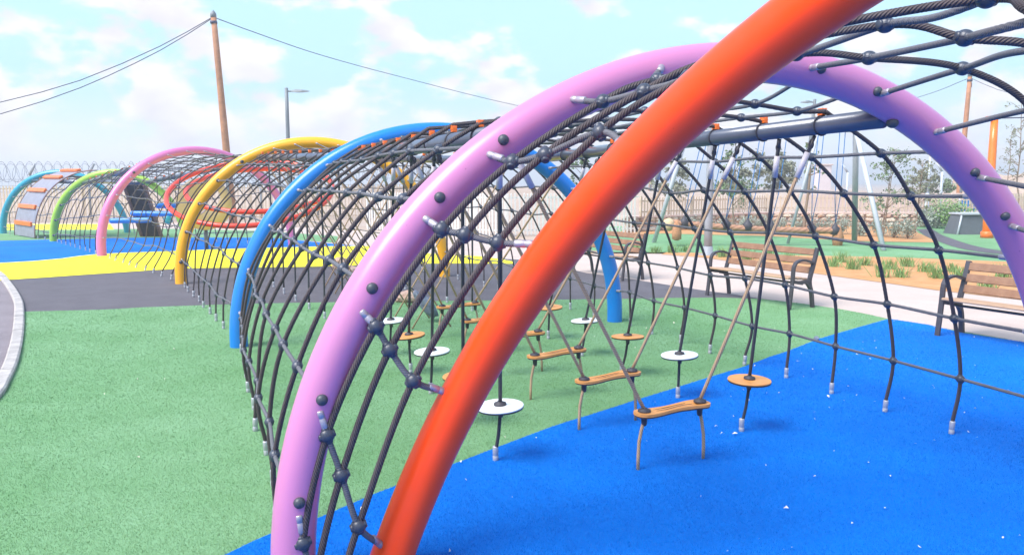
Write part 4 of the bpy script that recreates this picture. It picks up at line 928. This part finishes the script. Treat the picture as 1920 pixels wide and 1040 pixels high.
# ------------------------------------------------------------------ rope swing frame at the back right
sw = thing('rope_swing', 'giant coir rope swing hanging from a tall grey steel frame', 'swing', (6.8, 20.5, 0)); o0 = np.array((6.8, 20.5, 0))
def rel(p): return tuple(np.array(p)-o0)
tL, tR = (4.642, 20.600, 3.061), (8.834, 20.200, 2.951)
b = MB(); tube(b, [rel(tL), rel(tR)], 0.05, 12); b.obj('top_bar', M_GREYWHITE, sw)
for i, (g, t) in enumerate((((3.922, 21.390, -0.000), tL), ((5.0, 18.9, 0), tL), ((9.604, 21.714, 0.000), tR), ((8.959, 18.631, 0.000), tR), ((7.430, 20.851, 0.000), tuple(lerp(tL, tR, .78))))):
    if i == 1: continue
    b = MB(); tube(b, [rel(g), rel(t)], (0.06, .06, .075, .06, .04)[i], 12); b.obj('leg', M_MID if i == 2 else M_GREYWHITE, sw)
rA, rB = np.array((4.179, 20.400, 0.608)), np.array((8.504, 20.200, 0.395))
mid = [lerp(rA, rB, t)-[0, 0, .07*math.sin(PI*t)] for t in np.linspace(0, 1, 9)]
b = MB(); tube(b, crom([rel(p) for p in mid], 0.04), 0.085, 20, lobes=4, pitch=0.55, depth=.12); b.obj('thick_rope', R_COIR, sw)
for i, t in enumerate((0.08, 0.2, 0.33, 0.46, 0.6, 0.84, 0.98)):
    p = lerp(rA, rB, t); tp = lerp(tL, tR, t*.9+.04)
    b = MB(); lathe(b, [(0.05, -.12), (0.12, -.1), (0.125, .06), (0.06, .12), (0.02, .2)], 12, Matrix.Translation(p-o0)); b.obj('collar', M_DARK, sw)
    for e in (-.07, .07):
        b = MB(); tube(b, [rel(p+[0, 0, .15]), rel(lerp(p, tp, .35)+[e, 0, 0]), rel(tp+[e, 0, 0])], 0.011, 6); b.obj('hanger_rope', R_BLUE, sw)
M_COIR = mat('coir_end', (0.42, 0.20, 0.10), rough=.9, var=.25, vscale=25, bump=.6); 
for pos, s_, nm in (((4.124, 20.400, 0.552), .0, 'knot'), ((4.274, 20.100, 0.416), 1, 'end_tassel'), ((8.496, 20.200, 0.270), 1.2, 'end_tassel')):
    b = MB()
    if s_ == 0: lathe(b, [(0.02, -.17), (0.12, -.13), (0.17, 0), (0.12, .13), (0.02, .17)], 18, Matrix.Translation(rel(pos)))
    else: lathe(b, [(0.04, -.26*s_), (0.12, -.22*s_), (0.125*s_, -.05), (0.10, .12), (0.05, .24), (.02, .27)], 16, Matrix.Translation(rel(pos)))
    b.obj(nm, M_COIR if s_ else mat('pale_knot', (0.60, 0.44, 0.26), rough=.8, var=.1), sw)

# ------------------------------------------------------------------ right edge: playhouse, orange post, mound, walls
ph = thing('playhouse', 'low grey play box with white top near the orange base', 'playhouse', (14.504, 24.166, 0.000)); o0 = np.array((14.504, 24.166, 0.000))
def relh(x, y, Y): return np.array(DP0(x, y, Y))-o0
b = MB(); w0, w1_, hh = 0.62, 0.46, 0.62
b.add([(-w0, 0, 0), (w0, 0, 0), (w0, .8, 0), (-w0, .8, 0), (-w1_, .1, hh), (w1_+.1, .1, hh), (w1_+.1, .7, hh), (-w1_, .7, hh)], BOXF); b.obj('body', M_PLAYGREY, ph, False)
b = MB(); box(b, (0.05, .4, hh+.025), (1.1, .75, .05)); b.obj('top', M_GREYWHITE, ph, False)
for q in (-1,):
    b = MB(); tube(b, [(q*w0, -.01, 0), (q*w1_+(.1 if q > 0 else 0), .09, hh)], .03, 8); b.obj('edge_tube', M_GREYWHITE, ph)
op = thing('zip_line_post', 'leaning orange post seen through the pink arch at right', 'post', (13.956, 22.773, 0.000)); o0 = np.array((13.956, 22.773, 0.000))
tp = np.array((14.267, 23.300, 3.493))
taper((0, 0, 0), tuple(tp-o0), .13, .10, mat('orange_post_paint', (0.85, 0.17, 0.0), rough=.35, coat=.3, var=.05), 'post', op)
b = MB(); lathe(b, [(0.17, 0), (0.17, .18), (.13, .2)], 16); b.obj('base', M_CLAMP, op)
b = MB(); box(b, tuple(tp-o0+[0, 0, .03]), (.42, .2, .07)); b.obj('head_plate', M_CLAMP, op, False)
b = MB(); tube(b, [tp-o0, tp-o0+[6, 1, .2]], .018, 6); b.obj('wire', M_CABLE, op)
bp = thing('play_panel', 'small bright blue play panel above the grey play box', 'play panel', (17.6, 30.0, 0))
b = MB(); box(b, (0, 0, .62), (.62, .06, .62)); b.obj('panel', M_BLUE, bp, False)
b = MB(); tube(b, [(-.3, .06, 0), (-.3, .06, 1.15)], .05, 10); tube(b, [(.3, .06, 0), (.3, .06, 1.15)], .05, 10); b.obj('posts', M_GREYWHITE, bp)
# sandy bank
def bank(name, c, sx_, sy_, h, m, seed, label=None):
    n_ = 40; v = []; f = []
    for i in range(n_):
        for j in range(n_):
            u, w = i/(n_-1)*2-1, j/(n_-1)*2-1; r_ = max(0, 1-(u*u+w*w)); z_ = h*min(1, r_*1.8)**.8*(1+.25*noise.fractal(Vector((u*3+seed, w*3, 0)), 1, 2, 5))-.1
            v.append((c[0]+u*sx_, c[1]+w*sy_, z_))
    for i in range(n_-1):
        for j in range(n_-1): f.append((i*n_+j, (i+1)*n_+j, (i+1)*n_+j+1, i*n_+j+1))
    b = MB(); b.add(v, f); o = b.obj(name, m); o['kind'] = 'structure'
bank('sandy_bank', (30, 40), 8, 6, 2.1, G_SAND, 3)
bank('earth_mound', (-14, 62), 30, 12, 1.2, G_SAND, 5); bank('earth_mound', (14, 60), 18, 10, 1.0, G_SAND, 8)
# pale building and boundary wall far behind
bw = thing('boundary_wall', 'long pale pink wall behind the stone wall', 'wall', (15.5, 33.5, 0))
for k_ in range(6): bbox_obj('wall_panel', (2.18, .2, 1.15), M_CREAM, bw, .01, ((k_-1)*2.2, 0, .575), Matrix.Rotation(0.03, 3, 'Z'))
tw = thing('pale_tower', 'hazy pinkish tower far behind the rope swing', 'building', ((27.787, 70.000, 0.465)[0], 70, 0))
bbox_obj('wall', (1.15, 1.2, 3.1), mat('tower_plaster', (0.66, 0.55, 0.54), rough=.9, var=.06), tw, .02, (0, 0, 1.55)); bbox_obj('roof', (1.35, 1.4, .12), M_CREAM, tw, .02, (0, 0, 3.16))
tw2 = thing('pale_tower', 'slim pinkish chimney block on the skyline left of the right arch leg', 'building', ((39.948, 70.000, 0.423)[0], 70, 0))
bbox_obj('wall', (.6, .6, 1.9), mat('brick_plaster', (0.52, 0.36, 0.30), rough=.9, var=.1), tw2, .02, (0, 0, .95)); bbox_obj('roof', (.7, .7, .1), M_CREAM, tw2, .02, (0, 0, 1.95))
for k_, (px, lab) in enumerate((((17.058, 31.000, 0.390), 'bent arm steel fence post at right'), ((14.175, 33.000, 0.323), 'bent arm steel fence post behind the rope swing'))):
    t = thing('barbed_post', lab, 'fence post', (px[0], px[1], 0)); b = MB(); tube(b, [(0, 0, 0), (0, 0, 2.05)], .05, 8); b.obj('post', M_GREYWHITE, t); b = MB(); tube(b, [(0, 0, 2.03), (-.26, 0, 2.4)], .045, 8); b.obj('arm', M_GREYWHITE, t)
pp = (16.260, 30.500, 0.412); t = thing('steel_post', 'pale grey post with a thicker foot beside the right tree', 'post', (pp[0], pp[1], 0)); b = MB(); tube(b, [(0, 0, 1.0), (.02, 0, 2.6)], .045, 8); b.obj('pipe', M_GREYWHITE, t); b = MB(); tube(b, [(0, 0, 0), (0, 0, 1.2)], .085, 10); b.obj('foot', M_GREYWHITE, t)

# ------------------------------------------------------------------ vegetation
def leaf_cloud(mb, pts, size, g):
    for p in pts:
        a = Vector(g.normal(0, 1, 3)).normalized(); b_ = a.orthogonal().normalized(); b_ = Matrix.Rotation(g.uniform(0, 6.28), 3, a) @ b_; s_ = size*g.uniform(.6, 1.4)
        w = a.cross(b_)*s_*.32; L_ = b_*s_; p = Vector(p); mb.add([p-L_*.5, p+w, p+L_*.5, p-w], [(0, 1, 2, 3)])
def tree(base, h, spread, nl, leaf, m, label, seed, lean=0.0, stems=1, low=0.35, lr=0.022, group='slim young trees behind the tunnel'):
    g = np.random.default_rng(seed); t = thing('young_tree', label, 'tree', base, group=group)
    tk = MB(); lf = MB(); P = []
    for s_ in range(stems):
        ph_ = g.uniform(0, 6.28); ax = [(0, 0, 0)]
        for k_ in range(1, 7): ax.append((lean*k_/6*h+g.normal(0, .02*h*.3)+(.1*math.cos(ph_)*k_/6*spread if stems > 1 else 0), g.normal(0, .02*h*.3)+(.3*math.sin(ph_)*k_/6*spread if stems > 1 else 0), h*k_/6))
        A = crom(ax, .15); tube(tk, A, np.linspace(lr, lr*.25, len(A)), 7)
        nb = int(8+h*3)
        for b_ in range(nb):
            f_ = g.uniform(low, 1); i = int(f_*(len(A)-1)); q = A[i]; an = g.uniform(0, 6.28); L_ = spread*(1.15-f_*.75)*g.uniform(.5, 1.1)
            e = q+np.array([math.cos(an)*L_, math.sin(an)*L_, L_*g.uniform(.2, 1.0)]); mid_ = lerp(q, e, .5)+[0, 0, .08*L_]
            B = crom([q, mid_, e], .12); tube(tk, B, np.linspace(lr*.4, lr*.12, len(B)), 5)
            for _ in range(3):
                j = g.integers(len(B)//2, len(B)); e2 = B[j]+g.normal(0, 1, 3)*L_*.22; tube(tk, [B[j], e2], lr*.12, 4)
                for u in range(max(1, int(nl/(nb*3)))): P.append(lerp(B[j], e2, g.uniform(.2, 1.2))+g.normal(0, .05*spread, 3))
    tk.obj('trunk', M_BARK, t); leaf_cloud(lf, P, leaf, g); o = lf.obj('crown', m, t, False); return t
def shrub(base, r, h, nl, leaf, m, label, seed, group, up_=.6):
    g = np.random.default_rng(seed); t = thing('shrub', label, 'shrub', base, group=group); st = MB(); lf = MB(); P = []
    for k_ in range(14):
        a = g.uniform(0, 6.28); e = np.array([math.cos(a)*r*g.uniform(.3, 1), math.sin(a)*r*g.uniform(.3, 1), h*g.uniform(.55, 1)]); B = crom([(0, 0, 0), e*[.4, .4, .6], e], .08); tube(st, B, 0.006, 4)
        for u in range(int(nl/14)): P.append(B[g.integers(len(B)//3, len(B))]+g.normal(0, .16*r, 3))
    P = [p for p in P if p[2] > .01]
    st.obj('stems', M_BARK, t); leaf_cloud(lf, P, leaf, g); lf.obj('foliage', m, t, False)
tree((6.55, 23.0, 0), 2.9, 0.75, 900, 0.085, M_LEAF, 'slim leafy tree behind the lamp post and the rope swing', 1, lr=.03)
tree((1.971, 22.000, 0.339)[:2]+(0,), 2.5, 0.55, 600, 0.08, M_LEAF, 'young green tree between the pink and orange arch tops', 2)
tree((11.002, 23.000, 0.090)[:2]+(0,), 2.6, 0.85, 500, 0.075, M_LEAF, 'sparse young tree right of the rope swing frame', 3, lean=.06, stems=2, low=.25)
tree((13.008, 25.000, -0.050)[:2]+(0,), 2.3, 0.7, 380, 0.07, M_OLIVE, 'thin twiggy tree beside the pale steel post', 4, stems=2)
tree((9.234, 24.500, 0.165)[:2]+(0,), 3.7, 0.5, 260, 0.085, M_LEAF, 'bare staked trunk with few leaves behind the swing', 5, lean=.055, lr=.055)
tree((21.395, 33.000, 0.297)[:2]+(0,), 4.9, 1.0, 420, 0.09, M_OLIVE, 'tall thin tree on the sandy bank at the right edge', 6, lean=-.02, lr=.04)
tree((22.871, 36.000, 0.176)[:2]+(0,), 3.9, 0.7, 200, 0.08, M_OLIVE, 'bare sapling standing on the sandy bank', 7, lr=.03)
tree((6.892, 34.000, 0.077)[:2]+(0,), 3.1, 1.3, 2200, 0.12, M_OLIVE, 'grey green tree beyond the fence left of the lamp post', 8, low=.2)
tree((10.188, 36.000, -0.026)[:2]+(0,), 2.3, 1.3, 2200, 0.12, M_OLIVE, 'grey green bushy tree beyond the fence right of the lamp post', 9, low=.15)
tree((13.598, 40.000, -0.220)[:2]+(0,), 2.7, 1.7, 3600, 0.15, M_OLIVE, 'wide feathery grey tree on the skyline behind the swing', 10, low=.3)
tree((22.062, 42.000, -0.341)[:2]+(0,), 1.9, 1.4, 2600, 0.13, M_OLIVE, 'low olive tree on the skyline right of the swing', 11, low=.15)
tree((23.302, 42.000, -0.346)[:2]+(0,), 1.7, 1.2, 2000, 0.13, M_LEAF, 'low green tree on the skyline next to the right arch', 12, low=.15)
GS = 'silvery shrubs in the rear bed'
for k_, (px, py) in enumerate(((1392, 430), (1425, 429), (1460, 430), (1540, 434), (1578, 436), (1612, 440), (1650, 441), (1672, 444), (1700, 446), (1305, 428), (1338, 429))):
    pass
SH = [(6.279, 26.839, 0.000), (7.097, 26.792, 0.000), (7.861, 26.447, 0.000), (8.544, 26.707, 0.000), (8.976, 26.090, 0.000), (9.474, 25.496, 0.000), (9.951, 24.929, 0.000), (10.479, 24.638, 0.000), (10.610, 23.636, 0.000), (11.245, 23.604, 0.000), (11.279, 22.908, 0.000), (11.476, 22.457, -0.000)]
ORD = 'first second third fourth fifth sixth seventh eighth ninth tenth eleventh twelfth thirteenth fourteenth fifteenth sixteenth seventeenth eighteenth nineteenth twentieth twenty-first twenty-second'.split()
for k_, q in enumerate(SH):
    shrub(q, .38+.12*nr.random(), .42+.2*nr.random(), 700, .05, M_SILVERLEAF, 'silvery shrub in the rear bed, %s from the left' % ORD[k_], 30+k_, GS)
for k_, (q, r_, h_) in enumerate((((15.075, 27.576, 0.000), .8, .75), ((15.276, 26.925, 0.000), .85, .95), ((15.229, 28.584, 0.000), .6, .6))):
    shrub(q, r_, h_, 1800, .07, (M_SILVERLEAF, M_WEED, M_OLIVE)[k_], ('large grey green bush left of the play box', 'tall pale green bush directly beside the play box', 'low bush at the end of the stone wall')[k_], 50+k_, 'bushes left of the play box')
def weed(base, r, h, n_, label, seed):
    g = np.random.default_rng(seed); b = MB()
    for k_ in range(n_):
        a = g.uniform(0, 6.28); d0 = g.uniform(0, r*.5); x, y = math.cos(a)*d0, math.sin(a)*d0; hh = h*g.uniform(.4, 1); lx, ly = g.normal(0, .35*hh), g.normal(0, .35*hh); w = .006; t_ = g.uniform(0, 3.14); c, s_ = math.cos(t_)*w, math.sin(t_)*w
        b.add([(x-c, y-s_, 0), (x+c, y+s_, 0), (x+lx*.5+c, y+ly*.5+s_, hh*.6), (x+lx*.5-c, y+ly*.5-s_, hh*.6), (x+lx*1.1, y+ly*1.1, hh)], [(0, 1, 2, 3), (3, 2, 4)])
    o = b.obj('weed_clump', M_WEED, None, False); o.location = base; tag(o, label, 'weeds', 'green weeds in the orange bed')
WD = [(3.013, 18.578, 0.000), (3.406, 18.276, 0.000), (3.781, 18.261, 0.000), (4.157, 18.532, 0.000), (4.682, 17.164, 0.000), (5.030, 16.548, 0.000), (5.597, 16.884, 0.000), (5.736, 15.961, 0.000), (6.324, 15.117, 0.000), (6.801, 15.924, 0.000), (6.481, 14.639, 0.000), (6.999, 15.292, 0.000), (6.414, 13.383, 0.000), (7.159, 14.617, 0.000), (6.761, 13.372, 0.000), (7.712, 15.071, 0.000), (7.595, 14.160, 0.000), (7.300, 13.205, 0.000), (8.076, 14.145, 0.000), (7.763, 13.343, 0.000), (7.395, 11.977, 0.000), (8.489, 13.322, 0.000)]
for k_, q in enumerate(WD): weed((q[0], q[1], 0.006), .30, .19+.13*nr.random(), 80, 'green weed clump in the orange bed, %s counting from the left' % ORD[k_], 70+k_)
# thin haze over the whole place
hb = MB(); box(hb, (0, 290, 5.5), (804, 704, 13.06)); hzo = hb.obj('haze', None, None, False); hzo['kind'] = 'stuff'
hm = bpy.data.materials.new('haze_air'); hm.use_nodes = True; ht = hm.node_tree; ht.nodes.remove(ht.nodes['Principled BSDF'])
pv = ht.nodes.new('ShaderNodeVolumePrincipled'); pv.inputs['Color'].default_value = (0.97, 0.97, 1.0, 1); pv.inputs['Density'].default_value = 0.0035; pv.inputs['Anisotropy'].default_value = 0.2
ht.links.new(pv.outputs[0], ht.nodes['Material Output'].inputs['Volume']); hzo.data.materials.append(hm)
scene.cycles.samples = 128
